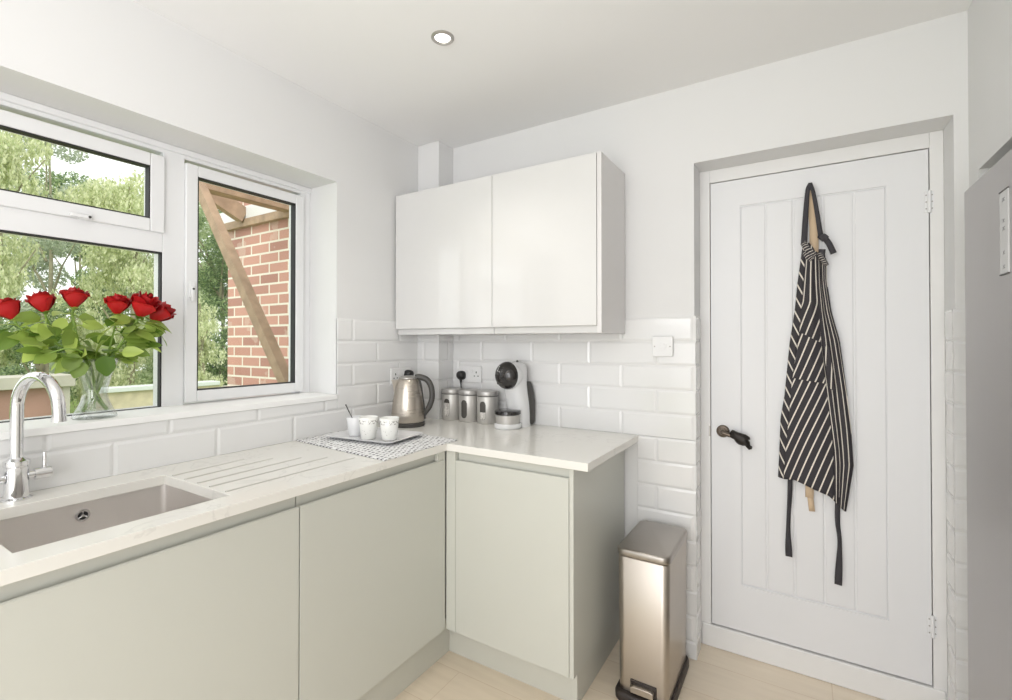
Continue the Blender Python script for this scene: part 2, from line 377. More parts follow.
s_t = sash(YN0-.01, -1.271, 1.700, 1.978, .045)
s_l = sash(YN1-.17+.02, YN1, 1.079, 1.981, .042)
g = MB(); ring(g, YN0, YM0, 1.068, 1.632, .005, -.212, XF-.003); g.build('gasket', M['gasket'], win)
MB().box(-.212, -.208, YN0, YM0, 1.068, 1.632).build('pane', M['pane'], win)
def win_handle(parent, y, z, horiz):
    h = MB()
    if horiz:
        h.box(XS, XS+.010, y-.012, y+.022, z-.009, z+.009); h.loft([[(XS+a, y+yy, z+zz) for a, zz in ((.008, -.006), (.018, -.006), (.018, .006), (.008, .006))] for yy in (.014, -.035)])
    else:
        h.box(XS, XS+.010, y-.010, y+.010, z-.03, z+.03); h.loft([[(XS+a, y+yy, z+zz) for a, yy in ((.008, -.006), (.018, -.006), (.018, .006), (.008, .006))] for zz in (.012, -.045)])
    o = h.build('handle', M['upvc'], parent, bevel=.003)
    k = MB()
    if horiz: k.tube([(XS+.016, y+.014, z), (XS+.0195, y+.014, z)], .004, 12)
    else: k.tube([(XS+.016, y, z+.003), (XS+.0195, y, z+.003)], .004, 12)
    k.build('lock', M['dark_grey'], o)
win_handle(s_t, -1.505, 1.707, True); win_handle(s_r, -1.182, 1.503, False)

# ------------------------------------------------------------------ door
DX1, DX2, DZ0, DZ1, DY = 1.4504, 2.1684, .0995, 1.9904, .131
door = sempty('door_1', 'white cottage door with vertical boards, striped apron hanging on it')
f = MB(); f.box(PX1, DX1-.003, DY-.002, DY+.07, 0, PZ); f.box(DX2+.003, PX2, DY-.002, DY+.07, 0, PZ); f.box(DX1-.003, DX2+.003, DY-.002, DY+.07, DZ1+.004, PZ)
f.build('frame', M['frame_paint'], door, bevel=.002)
f = MB(); f.box(DX1-.003, DX2+.003, DY+.045, DY+.07, .06, DZ1+.004); f.build('door_stop', M['dark_grey'], door)  # dark sheet behind the leaf, puts shade into the gaps around it
f = MB(); f.box(PX1+.004, PX2-.004, .122, DY+.07, 0, .094); f.build('threshold', M['frame_paint'], door, bevel=.006)
lf = MB(); PXs = [1.565, 1.660, 1.757, 1.856, 1.953, 2.050]; PZ0, PZ1 = .290, 1.880
lf.box(DX1, PXs[0], DY, DY+.036, DZ0, DZ1); lf.box(PXs[-1], DX2, DY, DY+.036, DZ0, DZ1); lf.box(PXs[0], PXs[-1], DY, DY+.036, DZ0, PZ0); lf.box(PXs[0], PXs[-1], DY, DY+.036, PZ1, DZ1)
lf.box(PXs[0]-.005, PXs[-1]+.005, DY+.0062, DY+.03, PZ0-.005, PZ1+.005)
leaf = lf.build('door_leaf', M['doorpaint'], door)
bd = MB()
for a, b_ in zip(PXs, PXs[1:]):
    e = .003; d0, d1 = DY+.0068, DY+.003
    o_ = [(a+e*.4, PZ0+e), (b_-e*.4, PZ0+e), (b_-e*.4, PZ1-e), (a+e*.4, PZ1-e)]; n_ = [(a+.006, PZ0+.009), (b_-.006, PZ0+.009), (b_-.006, PZ1-.009), (a+.006, PZ1-.009)]
    bd.loft([[(x, d0, z) for x, z in o_], [(x, d1, z) for x, z in n_]], cap0=False)
bd.build('board_panel', M['doorpaint'], leaf)
for z0 in (1.766, .272):
    h = MB(); h.box(DX2-.012, DX2+.014, DY-.003, DY+.0005, z0, z0+.072)
    h.tube([(DX2+.0015, DY-.006, z0-.003), (DX2+.0015, DY-.006, z0+.075)], .0055, 12)
    hg = h.build('hinge', M['upvc'], door, bevel=.001)
    s = MB()
    for dz in (.012, .036, .060):
        for dx in (-.007, .009): s.tube([(DX2+dx, DY-.002, z0+dz), (DX2+dx, DY-.0042, z0+dz)], .0025, 8)
    s.build('screw', M['lamp_ring'], hg)
# door furniture: bronze rose with a sculpted dark lever
rs = MB(); rs.loft([[(1.497+r*math.cos(2*PI*k/32), y, .927+r*math.sin(2*PI*k/32)) for k in range(32)] for r, y in ((.026, DY), (.026, DY-.006), (.023, DY-.010), (.016, DY-.011), (.014, DY-.016))])
rose_plate = rs.build('handle_rose', M['bronze'], door, smooth=True, angle=50)
rose_plate['label'] = 'round antique bronze door handle rose'
yv = DY-.035
nk = MB(); nk.tube(arc_path([(1.497, DY-.012, .927), (1.499, yv, .925), (1.515, yv, .921), (1.530, yv, .917)], 6), [.010]*6+[.009]*12+[.008], 12); nk.build('neck', M['bronze'], rose_plate, smooth=True)
lv = MB()
outl = [(1.524, .923), (1.535, .941), (1.545, .938), (1.556, .933), (1.570, .930), (1.588, .925), (1.601, .916), (1.603, .908), (1.594, .907), (1.601, .897), (1.602, .886), (1.606, .876), (1.604, .868), (1.598, .866), (1.593, .872), (1.592, .882), (1.576, .880), (1.560, .884), (1.550, .892), (1.543, .903), (1.528, .910)]
cx0, cz0 = 1.568, .907
lv.loft([[(cx0+(x-cx0)*s_, yy, cz0+(z-cz0)*s_) for x, z in outl] for s_, yy in ((.75, yv+.013), (1, yv+.006), (1, yv-.005), (.72, yv-.014), (.4, yv-.017))])
lever = lv.build('lever', M['black_iron'], rose_plate, smooth=True, angle=60, bevel=.0015); lever['label'] = 'black sculpted iron door lever with a jagged end'
kb = MB(); kb.lathe([(.0005, -.008), (.006, -.006), (.008, 0), (.006, .006), (.0005, .008)], 14, (1.603, yv-.002, .876)); kb.build('lever_tip', M['black_iron'], lever, smooth=True)
lk = MB(); lk.box(DX1-.009, DX1-.003, DY-.005, DY-.001, .90, .945); lk.build('strike_plate', M['lamp_ring'], door, bevel=.001)

# ------------------------------------------------------------------ worktop
wt = bmesh.new()
XL, YR_, XE = .5733, -.5869, 1.1738; YW0 = -2.30
SX0, SX1, SY0, SY1 = .127, .492, -1.806, -1.396
WTB = .871
def poly_top(bm, z):
    xs = [0.0008, SX0, SX1, XL, XE]; ys = [YW0, SY0, SY1, YR_, -.0008]
    vv = {}
    fcs = []
    for i in range(4):
        for j in range(4):
            if i == 1 and j == 1: continue
            if i == 3 and j < 3: continue
            q = []
            for a, b_ in ((i, j), (i+1, j), (i+1, j+1), (i, j+1)):
                if (a, b_) not in vv: vv[(a, b_)] = bm.verts.new((xs[a], ys[b_], z))
                q.append(vv[(a, b_)])
            fcs.append(bm.faces.new(q))
    return fcs
fc = poly_top(wt, .900)
ex = bmesh.ops.extrude_face_region(wt, geom=fc)
bmesh.ops.translate(wt, vec=(0, 0, WTB-.900), verts=[g_ for g_ in ex['geom'] if isinstance(g_, bmesh.types.BMVert)])
bmesh.ops.recalc_face_normals(wt, faces=wt.faces)
me = bpy.data.meshes.new('worktop'); wt.to_mesh(me); wt.free(); me.materials.append(M['quartz'])
worktop = bpy.data.objects.new('worktop', me); COL.objects.link(worktop)
me.shade_smooth(); me.set_sharp_from_angle(angle=R(35))
md = worktop.modifiers.new('Bevel', 'BEVEL'); md.width = .002; md.segments = 2; md.limit_method = 'ANGLE'; md.angle_limit = R(40); md.harden_normals = True
tag(worktop, 'cream white quartz L-shaped worktop with faint grey veins over the base cabinets', 'worktop')
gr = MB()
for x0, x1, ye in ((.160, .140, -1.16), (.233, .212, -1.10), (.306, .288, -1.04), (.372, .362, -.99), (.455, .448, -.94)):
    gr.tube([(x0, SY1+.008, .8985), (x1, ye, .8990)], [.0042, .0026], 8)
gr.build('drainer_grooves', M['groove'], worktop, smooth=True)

# sink bowl
sink = thing('sink_bowl', 'undermounted brushed steel sink bowl set in the worktop below the tap', 'sink', ((SX0+SX1)/2, (SY0+SY1)/2, .70))
lx, ly = SX1-SX0+.014, SY1-SY0+.014
sb = MB(); sb.loft([rrect(0, 0, lx+.05, ly+.05, .03, .171), rrect(0, 0, lx, ly, .018, .171), rrect(0, 0, lx-.004, ly-.004, .018, .012), rrect(0, 0, lx-.03, ly-.03, .02, 0)], cap0=False)
sb.build('bowl', M['steel_sink'], sink, smooth=True, angle=45)
ov = MB(); oy = -1.590-(SY0+SY1)/2; ox = -lx/2+.002; oz = .136
def disc_x(mb, r, x, n=28): return [(x, oy+r*math.cos(2*PI*k/n), oz+r*math.sin(2*PI*k/n)) for k in range(n)]
ov.loft([disc_x(ov, .016, ox), disc_x(ov, .016, ox+.004), disc_x(ov, .011, ox+.004), disc_x(ov, .010, ox+.002)], cap1=False)
ovo = ov.build('overflow_ring', M['chrome'], sink, smooth=True, angle=40)
d = MB(); d.loft([disc_x(d, .011, ox+.0005), disc_x(d, .011, ox+.001)]); d.build('overflow_hole', M['hole'], ovo)
d = MB()
for k in range(3):
    a = R(90+120*k); d.tube([(ox+.003, oy, oz), (ox+.003, oy+.011*math.cos(a), oz+.011*math.sin(a))], .0018, 8)
d.tube([(ox+.001, oy, oz), (ox+.005, oy, oz)], .0035, 12); d.build('overflow_spokes', M['chrome'], ovo)
d = MB(); d.lathe([(.0, .001), (.03, .001), (.038, .003), (.042, .0005)], 32); d.build('drain', M['chrome'], sink, smooth=True)

# ------------------------------------------------------------------ base cabinets
JP = [(0, .148), (0, .831), (-.004, .8345), (-.008, .833), (-.0105, .815), (-.018, .813), (-.0195, .8695), (-.036, .8695), (-.036, .148)]
def jdoor(axis, a0, a1, front, parent, mat='green', name='door'):
    mb = MB()
    if axis == 1: mb.prism([(front+d, z) for d, z in JP][::1], 1, a0, a1)          # door facing +x, extruded along y
    else: mb.prism([(front-d, z) for d, z in JP], 0, a0, a1)                    # door facing -y, extruded along x
    return mb.build(name, M[mat], parent, bevel=.0012)
FX, FY = .5553, -.569
def carcass(x0, x1, y0, y1, parent):
    c = MB(); t = .018; z0, z1 = .150, .868
    c.box(x0, x0+t, y0, y1, z0, z1); c.box(x1-t, x1, y0, y1, z0, z1); c.box(x0+t, x1-t, y0, y0+t, z0, z1); c.box(x0+t, x1-t, y1-t, y1, z0, z1); c.box(x0+t, x1-t, y0+t, y1-t, z0, z0+t)
    return c.build('carcass', M['green_dark'], parent)
c1 = thing('base_cabinet', 'sage grey handleless base cabinet directly under the sink', 'cabinet', (0, 0, 0))
jdoor(1, -2.235, -1.2345, FX, c1); cc = MB(); cc.box(.02, .50, -2.23, -2.212, .15, .868); cc.box(.02, .50, -1.25, -1.236, .15, .868); cc.box(.02, .50, -2.212, -1.25, .15, .168); cc.box(.502, .518, -2.23, -1.236, .15, .868); cc.build('carcass', M['green_dark'], c1)
c2 = thing('base_cabinet', 'sage grey handleless base cabinet beneath the drainer grooves, left of the inside corner', 'cabinet', (0, 0, 0))
jdoor(1, -1.2305, -.5725, FX, c2); carcass(.02, FX-.037, -1.234, -.575, c2)
MB().box(FX-.0175, FX-.0004, -.620, -.5725, .8335, .8695).build('grip_end_cap', M['green'], c2, bevel=.001)
c3 = thing('base_cabinet', 'sage grey base cabinet on the back wall beside the steel bin', 'cabinet', (0, 0, 0))
jdoor(0, .6045, 1.0955, FY, c3); carcass(FX+.005, 1.0965, FY+.037, -.015, c3)
MB().box(FX+.0015, .603, FY, FY+.036, .148, .8695).build('filler_post', M['green'], c3, bevel=.001)
MB().box(1.0975, 1.1135, FY, -.013, .148, .8695).build('end_panel', M['green'], c3, bevel=.001)
pl1 = MB(); pl1.box(.49, .508, -2.235, -.488, 0, .1475); pl1.box(.508, 1.072, -.488, -.47, 0, .1475); pl1.box(1.072, 1.0945, -.495, -.013, 0, .1475)
o = pl1.build('plinth', M['green_dark'], bevel=.001); tag(o, 'sage grey plinth board running along the floor under the base cabinets', 'plinth')

# ------------------------------------------------------------------ wall cabinets
KY, KZ0, KZ1 = -.304, 1.3437, 2.056
KP = [(0, 2.056), (0, 1.374), (.004, 1.371), (.008, 1.373), (.0105, 1.39), (.017, 1.392), (.0185, 1.3437), (.034, 1.3437), (.034, 2.056)]
def kdoor(a0, a1, parent):
    return MB().prism([(KY+d, z) for d, z in KP], 0, a0, a1).build('door', M['gloss_white'], parent, bevel=.001)
k1 = thing('wall_cabinet', 'gloss white handleless wall cabinet in the corner above the kettle', 'cabinet', (0, 0, 0))
MB().prism([(.014, KY+.035), (.604, KY+.035), (.604, -.012), (.158, -.012), (.158, -.138), (.014, -.138)], 2, KZ0, KZ1-.002).build('carcass', M['white_side'], k1)
kdoor(.012, .6020, k1)
k2 = thing('wall_cabinet', 'gloss white handleless wall cabinet above the coffee machine, with exposed end panel', 'cabinet', (0, 0, 0))
MB().box(.6055, 1.0975, KY+.035, -.012, KZ0, KZ1-.002).build('carcass', M['white_side'], k2)
kdoor(.6045, 1.0965, k2)
MB().box(1.0990, 1.1172, KY, -.010, KZ0-.001, KZ1).build('end_panel', M['white_side'], k2, bevel=.001)

# ------------------------------------------------------------------ ceiling downlight
dl = thing('downlight', 'small round recessed downlight in the ceiling, switched on', 'light', (.712, -.785, ZC))
MB().lathe([(.040, 0), (.040, -.004), (.036, -.007), (.030, -.006), (.027, -.002), (.027, 0)], 40, cap0=False, cap1=False).build('trim_ring', M['lamp_ring'], dl, smooth=True)
MB().lathe([(.0, -.0045), (.02, -.0045), (.027, -.002)], 40, cap0=False, cap1=False).build('lens', M['diffuser'], dl, smooth=True)

# ------------------------------------------------------------------ tap
tp = thing('mixer_tap', 'chrome swan neck mixer tap with two lever handles behind the sink', 'tap', (.060, -1.705, .900))
MB().lathe([(.030, 0), (.030, .004), (.0245, .008), (.0235, .085), (.026, .088), (.026, .100), (.018, .104), (.0145, .108)], 32).build('body', M['chrome'], tp, smooth=True)
th = R(12); pts = [(0, 0, .10), (0, 0, .16), (0, 0, .224)]
for k in range(1, 17):
    a = PI*k/16; rr = .0865; dd = rr-rr*math.cos(a); pts.append((dd*math.cos(th), dd*math.sin(th), .233+rr*math.sin(a)))
pts.append((pts[-1][0]+.001, pts[-1][1], .218))
sp = MB(); sp.tube(pts, .0135, 18, side=(-math.sin(th), math.cos(th), 0)); spo = sp.build('spout', M['chrome'], tp, smooth=True, angle=60)
MB().tube([(pts[-1][0], pts[-1][1], .222), (pts[-1][0], pts[-1][1], .210)], .0148, 18).build('nozzle', M['chrome'], spo, smooth=True, angle=60)
for sg in (1, -1):
    h = MB(); h.tube([(0, sg*.015, .058), (0, sg*.034, .058)], .0095, 16); h.tube([(0, sg*.034, .058), (0, sg*.064, .058)], .0155, 20); h.tube([(0, sg*.064, .058), (0, sg*.067, .058)], .0135, 20)
    ho = h.build('handle', M['chrome'], tp, smooth=True, angle=50)
    MB().tube([(0, sg*.054, .066), (0, sg*.054, .112)], .0055, 12).build('lever', M['chrome'], ho, smooth=True, angle=60)

# ------------------------------------------------------------------ placemat, tray, cups
A, B, Cc, D = Vector((.011, -.872, 0)), Vector((.572, -.922, 0)), Vector((.572, -.515, 0)), Vector((.013, -.475, 0))
mt = MB(); NU, NV = 40, 28; uvs = []
def matfn(u, v):
    p = A.lerp(B, u).lerp(D.lerp(Cc, u), v)
    z = .9025+.0006*math.sin(u*40)*math.sin(v*33); x, y = p.x, p.y
    x += .006*math.sin(v*9); uvs.append((u, v))
    return (x, y, z)
mt.grid(matfn, NU, NV); mt.uv = uvs
o = mt.build('placemat', M['mat'], smooth=True, solid=.003); tag(o, 'white woven placemat with dark dashes lying on the worktop under the tray', 'placemat')
tr = thing('serving_tray', 'shallow pale grey ceramic tray holding three white cups on the placemat', 'tray', (.258, -.672, .905), R(7))
t = MB(); t.loft([rrect(0, 0, .27, .165, .02, 0), rrect(0, 0, .345, .232, .022, .013), rrect(0, 0, .350, .237, .024, .016), rrect(0, 0, .340, .228, .022, .0165), rrect(0, 0, .266, .160, .02, .0045)])
t.build('dish', M['ceramic_grey'], tr, smooth=True, angle=50)
def cup(name, label, x, y, mat, group=None, h=.090, r0=.030, r1=.0395):
    c = thing(name, label, 'cup', (x, y, .9097), 0, group)
    MB().lathe([(r0-.004, 0), (r0, .003), (lerp(r0, r1, .5), h*.5), (r1, h-.001), (r1-.0008, h), (r1-.002, h-.001), (lerp(r0, r1, .5)-.003, h*.5), (r0-.003, .006), (.0005, .005)], 40, cap1=True).build('cup_body', mat, c, smooth=True, angle=60)
    return c
cup('sugar_pot', 'plain pale grey tapered cup on the tray with a spoon standing in it', .172, -.700, M['ceramic_grey'], h=.080, r0=.027, r1=.037)
cup('patterned_cup', 'white cup with a grey patterned rim, middle of the three on the tray', .268, -.716, M['cup'])
cup('patterned_cup', 'white cup with a grey patterned rim at the right end of the tray', .356, -.686, M['cup'])
spn = thing('teaspoon', 'small dark teaspoon leaning in the pale grey cup on the tray', 'spoon', (.172, -.700, .9197))
MB().tube(arc_path([(.008, .006, .004), (-.006, -.004, .05), (-.022, -.016, .092), (-.034, -.024, .122)], 5), [.004]*4+[.0022]*6+[.003]*5+[.0042], 10, flat=.6).build('handle', M['dark_grey'], spn, smooth=True)
MB().lathe([(.0005, -.004), (.006, -.002), (.008, .004), (.006, .012), (.0005, .016)], 14, (.008, .006, .002)).build('bowl', M['dark_grey'], spn, smooth=True)

# ------------------------------------------------------------------ kettle
kt = thing('kettle', 'brushed steel jug kettle with black handle in the worktop corner', 'kettle', (.148, -.3556, .900), math.atan2(.525, .851))
MB().lathe([(.077, 0), (.081, .004), (.081, .018), (.077, .022)], 48).build('base', M['dark_grey'], kt, smooth=True)
rb = [(.077, .022), (.080, .028), (.0795, .06), (.0745, .11), (.067, .16), (.058, .20), (.050, .222), (.0455, .228)]
MB().lathe(rb, 56).build('body', M['steel_kettle'], kt, smooth=True, angle=60)
MB().lathe([(.0455, .2285), (.044, .235), (.034, .241), (.0005, .244)], 48).build('lid', M['lamp_ring'], kt, smooth=True)
s = MB(); s.loft([[(-r_*1.0-.0, w*sy, z) if False else (-(r_+ (d_ if abs(sy) < .5 else 0)), w*sy, z) for sy in (-1, -.4, .4, 1)] + [(-(r_-.008), -w*sy*-1 if False else w*sy, z) for sy in (1, -1)] for r_, d_, w, z in ((.052, .012, .010, .125), (.047, .022, .018, .17), (.042, .034, .022, .212), (.040, .042, .024, .222))])
s.build('spout', M['steel_kettle'], kt, smooth=True, angle=45)
hp = arc_path([(.036, 0, .234), (.058, 0, .236), (.092, 0, .222), (.112, 0, .188), (.117, 0, .140), (.106, 0, .098), (.084, 0, .062), (.073, 0, .045)], 6)
n_ = len(hp)
MB().tube(hp, [lerp(.012, .0105, i/n_) if i < n_*.75 else lerp(.0105, .006, (i/n_-.75)*4) for i in range(n_)], 14, flat=1.25, side=(0, 1, 0)).build('handle', M['dark_grey'], kt, smooth=True)
st = arc_path([(.050, 0, .226), (.059, 0, .19), (.068, 0, .13), (.0755, 0, .07), (.077, 0, .03)], 5)
MB().tube(st, .009, 10, flat=1.0, side=(0, 1, 0)).build('handle_spine', M['dark_grey'], kt, smooth=True)

# ------------------------------------------------------------------ canisters
def canister(x, y, label, kind):
    c = thing('storage_canister', label, 'canister', (x, y, .900), R(6), 'steel storage canisters in a row')
    r_ = .053
    MB().lathe([(r_-.003, 0), (r_, .003), (r_, .135), (r_-.001, .137)], 44).build('body', M['canister'], c, smooth=True, angle=50)
    MB().lathe([(r_+.0008, .1375), (r_+.002, .140), (r_+.002, .158), (r_-.001, .162), (r_-.012, .1625), (.001, .1625)], 44).build('lid', M['canister_lid'], c, smooth=True, angle=40)
    MB().lathe([(r_+.001, .1345), (r_+.0025, .1365), (r_+.001, .1385)], 44, cap0=False, cap1=False).build('seal_band', M['dark_grey'], c, smooth=True)
    def wnd(hw, z0, z1, rad, mat, name, par, round_=True):
        mb = MB(); n = 12; ol = []
        if round_:
            for k in range(n+1): a = PI*k/n; ol.append((hw*math.cos(a), z1-hw+hw*math.sin(a)))
            for k in range(n+1): a = PI+PI*k/n; ol.append((hw*math.cos(a), z0+hw+hw*math.sin(a)))
        else:
            for k in range(n+1): a = PI+PI*k/n; ol.append((hw*math.cos(a), z0+hw+hw*math.sin(a)))
            for k in range(7): ol.append((lerp(hw, -hw, k/6), z1))
        f_ = lambda q, rr: (rr*math.sin(q[0]/r_), -rr*math.cos(q[0]/r_), q[1])
        # strips so that the pane follows the curve of the tin
        mb.loft([[f_(q, rad-.002) for q in ol], [f_(q, rad) for q in ol]], cap0=False, cap1=False)
        xs_ = np.linspace(-hw, hw, 9)
        def top(x): return z1-hw+math.sqrt(max(hw*hw-x*x, 0)) if round_ else z1
        def bot(x): return z0+hw-math.sqrt(max(hw*hw-x*x, 0))
        mb.grid(lambda u, v: f_((lerp(-hw, hw, u), lerp(bot(lerp(-hw, hw, u)), top(lerp(-hw, hw, u)), v)), rad), 8, 4)
        return mb.build(name, mat, par, smooth=True)
    w_ = wnd(.0165, .020, .112, r_+.0006, M['glass_dark'], 'window', c)
    if kind: wnd(.0155, .0215, kind, r_+.0012, M['contents'], 'contents', w_, False)
    return c
canister(.206, -.085, 'steel storage canister nearest the corner boxing, its window full of pale packets', .090)
canister(.318, -.085, 'middle steel storage canister with an empty-looking dark window', 0)
canister(.433, -.085, 'steel storage canister beside the coffee machine, its window half full', .058)

# ------------------------------------------------------------------ capsule coffee machine
cm = thing('coffee_machine', 'white and black capsule coffee machine on the back worktop', 'coffee machine', (.606, -.100, .900), R(-10))
def oval(cx, cy, rx, ry, z, n=36, p=2.4):
    return [(cx+rx*math.copysign(abs(math.cos(2*PI*k/n))**(2/p), math.cos(2*PI*k/n)), cy+ry*math.copysign(abs(math.sin(2*PI*k/n))**(2/p), math.sin(2*PI*k/n)), z) for k in range(n)]
MB().loft([oval(0, -.055, .060, .064, 0, p=2), oval(0, -.055, .064, .068, .004, p=2), oval(0, -.055, .064, .068, .018, p=2), oval(0, -.055, .060, .063, .024, p=2)]).build('base', M['machine_white'], cm, smooth=True, angle=50)
MB().loft([oval(-.002, .030, .056, .050, 0), oval(-.002, .030, .057, .050, .06), oval(-.003, .022, .057, .048, .11), oval(-.004, .010, .055, .050, .16), oval(-.004, 0, .052, .058, .20), oval(-.004, -.008, .053, .068, .24), oval(-.003, -.010, .053, .070, .275), oval(-.002, -.006, .046, .058, .300), oval(-.001, 0, .026, .030, .311)]).build('body', M['machine_white'], cm, smooth=True, angle=60)
hc = (-.002, -.055, .248)
def ring_y(r, y): return [(hc[0]+r*math.cos(2*PI*k/44), hc[1]+y, hc[2]+r*math.sin(2*PI*k/44)) for k in range(44)]
MB().loft([ring_y(.050, .06), ring_y(.060, .034), ring_y(.068, .008), ring_y(.067, -.002)]).build('head_shell', M['machine_white'], cm, smooth=True, angle=60)
hd = MB(); hd.loft([ring_y(.066, -.0015)]+[ring_y(.066*math.cos(R(a)), -.002-.052*math.sin(R(a))) for a in (8, 20, 35, 50, 65, 78, 87)])
hdo = hd.build('head_dome', M['black_gloss'], cm, smooth=True, angle=60)
d = MB(); d.tube(arc_path([(-.044, -.087, .262), (-.026, -.099, .266), (-.004, -.106, .267)], 5), .0045, 10, flat=.6); d.tube([(-.024, -.101, .267), (-.020, -.090, .292)], .004, 10); d.build('lever', M['chrome'], hdo, smooth=True)
MB().box(-.032, .002, -.101, -.086, .206, .228).build('capsule_slot', M['dark_grey'], hdo, bevel=.004)
MB().lathe([(.004, 0), (.006, .004), (.006, .012), (.002, .015)], 16, (.014, -.004, .304)).build('button', M['dark_grey'], cm, smooth=True)
tk = MB()
tk.loft([[(x-.006, .040, z), (x-.003, .056, z), (x-.010, .088, z), (-x+.004, .088, z), (-x, .056, z), (-x, .040, z)] for x, z in ((.054, .006), (.059, .02), (.063, .07), (.062, .12), (.055, .16), (.046, .19), (.036, .212))])
tk.build('water_tank', M['dark_grey'], cm, smooth=True, angle=50, bevel=.004)
dt = MB(); dt.loft([oval(0, -.058, .058, .058, .064, p=2), oval(0, -.058, .063, .063, .068, p=2), oval(0, -.058, .063, .063, .082, p=2), oval(0, -.058, .058, .058, .085, p=2)]); dto = dt.build('drip_tray', M['black_gloss'], cm, smooth=True, angle=50)
MB().loft([oval(0, -.058, .056, .056, .024, p=2), oval(0, -.058, .059, .059, .064, p=2)]).build('tray_holder', M['canister'], dto, smooth=True, angle=50)

# ------------------------------------------------------------------ sockets, plugs, switch
def plate(w, h, th=.009): return MB().loft([rrect(0, 0, w, h, .006, 0, 4), rrect(0, 0, w, h, .006, th-.002, 4), rrect(0, 0, w-.004, h-.004, .005, th, 4)])
def stand(o, normal):   # plate lying in XY -> upright on a wall
    o.rotation_euler = (R(90), 0, 0) if normal == 'back' else (R(90), 0, R(90))
def double_socket(label, loc, normal):
    t = thing('wall_socket', label, 'socket', loc); stand(t, normal)
    p_ = plate(.146, .086).build('plate', M['socket'], t, smooth=True, angle=40)
    for sx in (-1, 1):
        MB().box(sx*.014-.006, sx*.014+.006, .008, .026, .008, .0125).build('rocker_switch', M['socket'], t, bevel=.0015)
        h = MB(); cx = sx*.042
        h.box(cx-.003, cx+.003, .006, .016, .0085, .0094); h.box(cx-.015, cx-.008, -.011, -.006, .0085, .0094); h.box(cx+.008, cx+.015, -.011, -.006, .0085, .0094)
        h.build('pin_holes', M['hole'], p_)
    return t
double_socket('white double wall socket on the back wall above the canisters', (.274, -.010, 1.135), 'back')
double_socket('white double wall socket on the window wall behind the kettle', (.010, -.268, 1.131), 'left')
sw = thing('fused_switch', 'white square fused switch on the tiles beside the door', 'switch', (1.2805, -.010, 1.2875)); stand(sw, 'back')
plate(.086, .086).build('plate', M['socket'], sw, smooth=True, angle=40)
d = MB(); d.box(-.011, .011, -.014, .012, .0085, .0108); d.build('fuse_carrier', M['socket'], sw, bevel=.001)
d = MB(); d.box(.013, .017, -.010, .010, .0085, .0112); d.build('rocker_switch', M['socket'], sw, bevel=.001)
for sx in (-1, 1):
    MB().lathe([(.003, .0085), (.003, .0100), (.001, .0102)], 12, (sx*.032, 0, 0)).build('screw', M['lamp_ring'], sw)
def plug(label, loc, normal, cord):
    t = thing('mains_plug', label, 'plug', loc); stand(t, normal)
    MB().loft([rrect(0, 0, .046, .046, .018, 0), rrect(0, 0, .050, .050, .022, .006), rrect(0, 0, .048, .048, .021, .020), rrect(0, .002, .036, .036, .016, .032), rrect(0, .004, .02, .02, .009, .035)]).build('body', M['black_plastic'], t, smooth=True, angle=60)
    c = arc_path(cord, 8); n = len(c)
    MB().tube(c, [lerp(.010, .0036, min(1, i/8)) for i in range(n)], 10).build('cord', M['black_plastic'], t, smooth=True)
plug('black mains plug in the back wall socket, its cord dropping behind the canisters', (.226, -.0195, 1.128), 'back', [(0, -.016, .016), (.003, -.045, .018), (.005, -.08, .016), (.008, -.12, .012), (.018, -.17, .008)])
plug('black mains plug in the window wall socket behind the kettle lid', (.0195, -.228, 1.137), 'left', [(0, -.016, .016), (.002, -.06, .02), (0, -.12, .022), (-.03, -.19, .024), (-.05, -.222, .03)])

# ------------------------------------------------------------------ pedal bin
bn = thing('pedal_bin', 'tall slim brushed steel pedal bin standing beside the cabinet end', 'bin', (1.292, -.208, 0))
MB().loft([rrect(0, -.006, .196, .345, .03, 0), rrect(0, -.006, .204, .352, .032, .006), rrect(0, -.006, .204, .352, .032, .028), rrect(0, -.004, .196, .342, .03, .036)]).build('base', M['brown_base'], bn, smooth=True, angle=50)
MB().loft([rrect(0, 0, .180, .318, .026, .034), rrect(0, 0, .188, .326, .028, .516), rrect(0, 0, .182, .320, .026, .520)]).build('body', M['steel_bin'], bn, smooth=True, angle=50)
MB().loft([rrect(0, 0, .176, .314, .025, .5195), rrect(0, 0, .176, .314, .025, .5245)]).build('seal', M['brown_base'], bn, smooth=True, angle=50)
MB().loft([rrect(0, 0, .192, .330, .030, .524), rrect(0, 0, .194, .332, .031, .527), rrect(0, 0, .194, .332, .031, .543), rrect(0, 0, .188, .326, .029, .549), rrect(0, 0, .176, .314, .026, .5505)]).build('lid', M['steel_lid'], bn, smooth=True, angle=50)
fyb = -.1635
pr = MB(); pr.box(-.044, .050, fyb-.001, fyb+.01, .030, .084); pro = pr.build('pedal_recess', M['brown_base'], bn, bevel=.003)
MB().loft([[(x, y, z) for x, z in ((-.038, .05), (.043, .05), (.043, .068), (.034, .073), (-.030, .073), (-.038, .068))] for y in (fyb+.004, fyb-.020)]).build('pedal', M['steel_bin'], pro, bevel=.002)

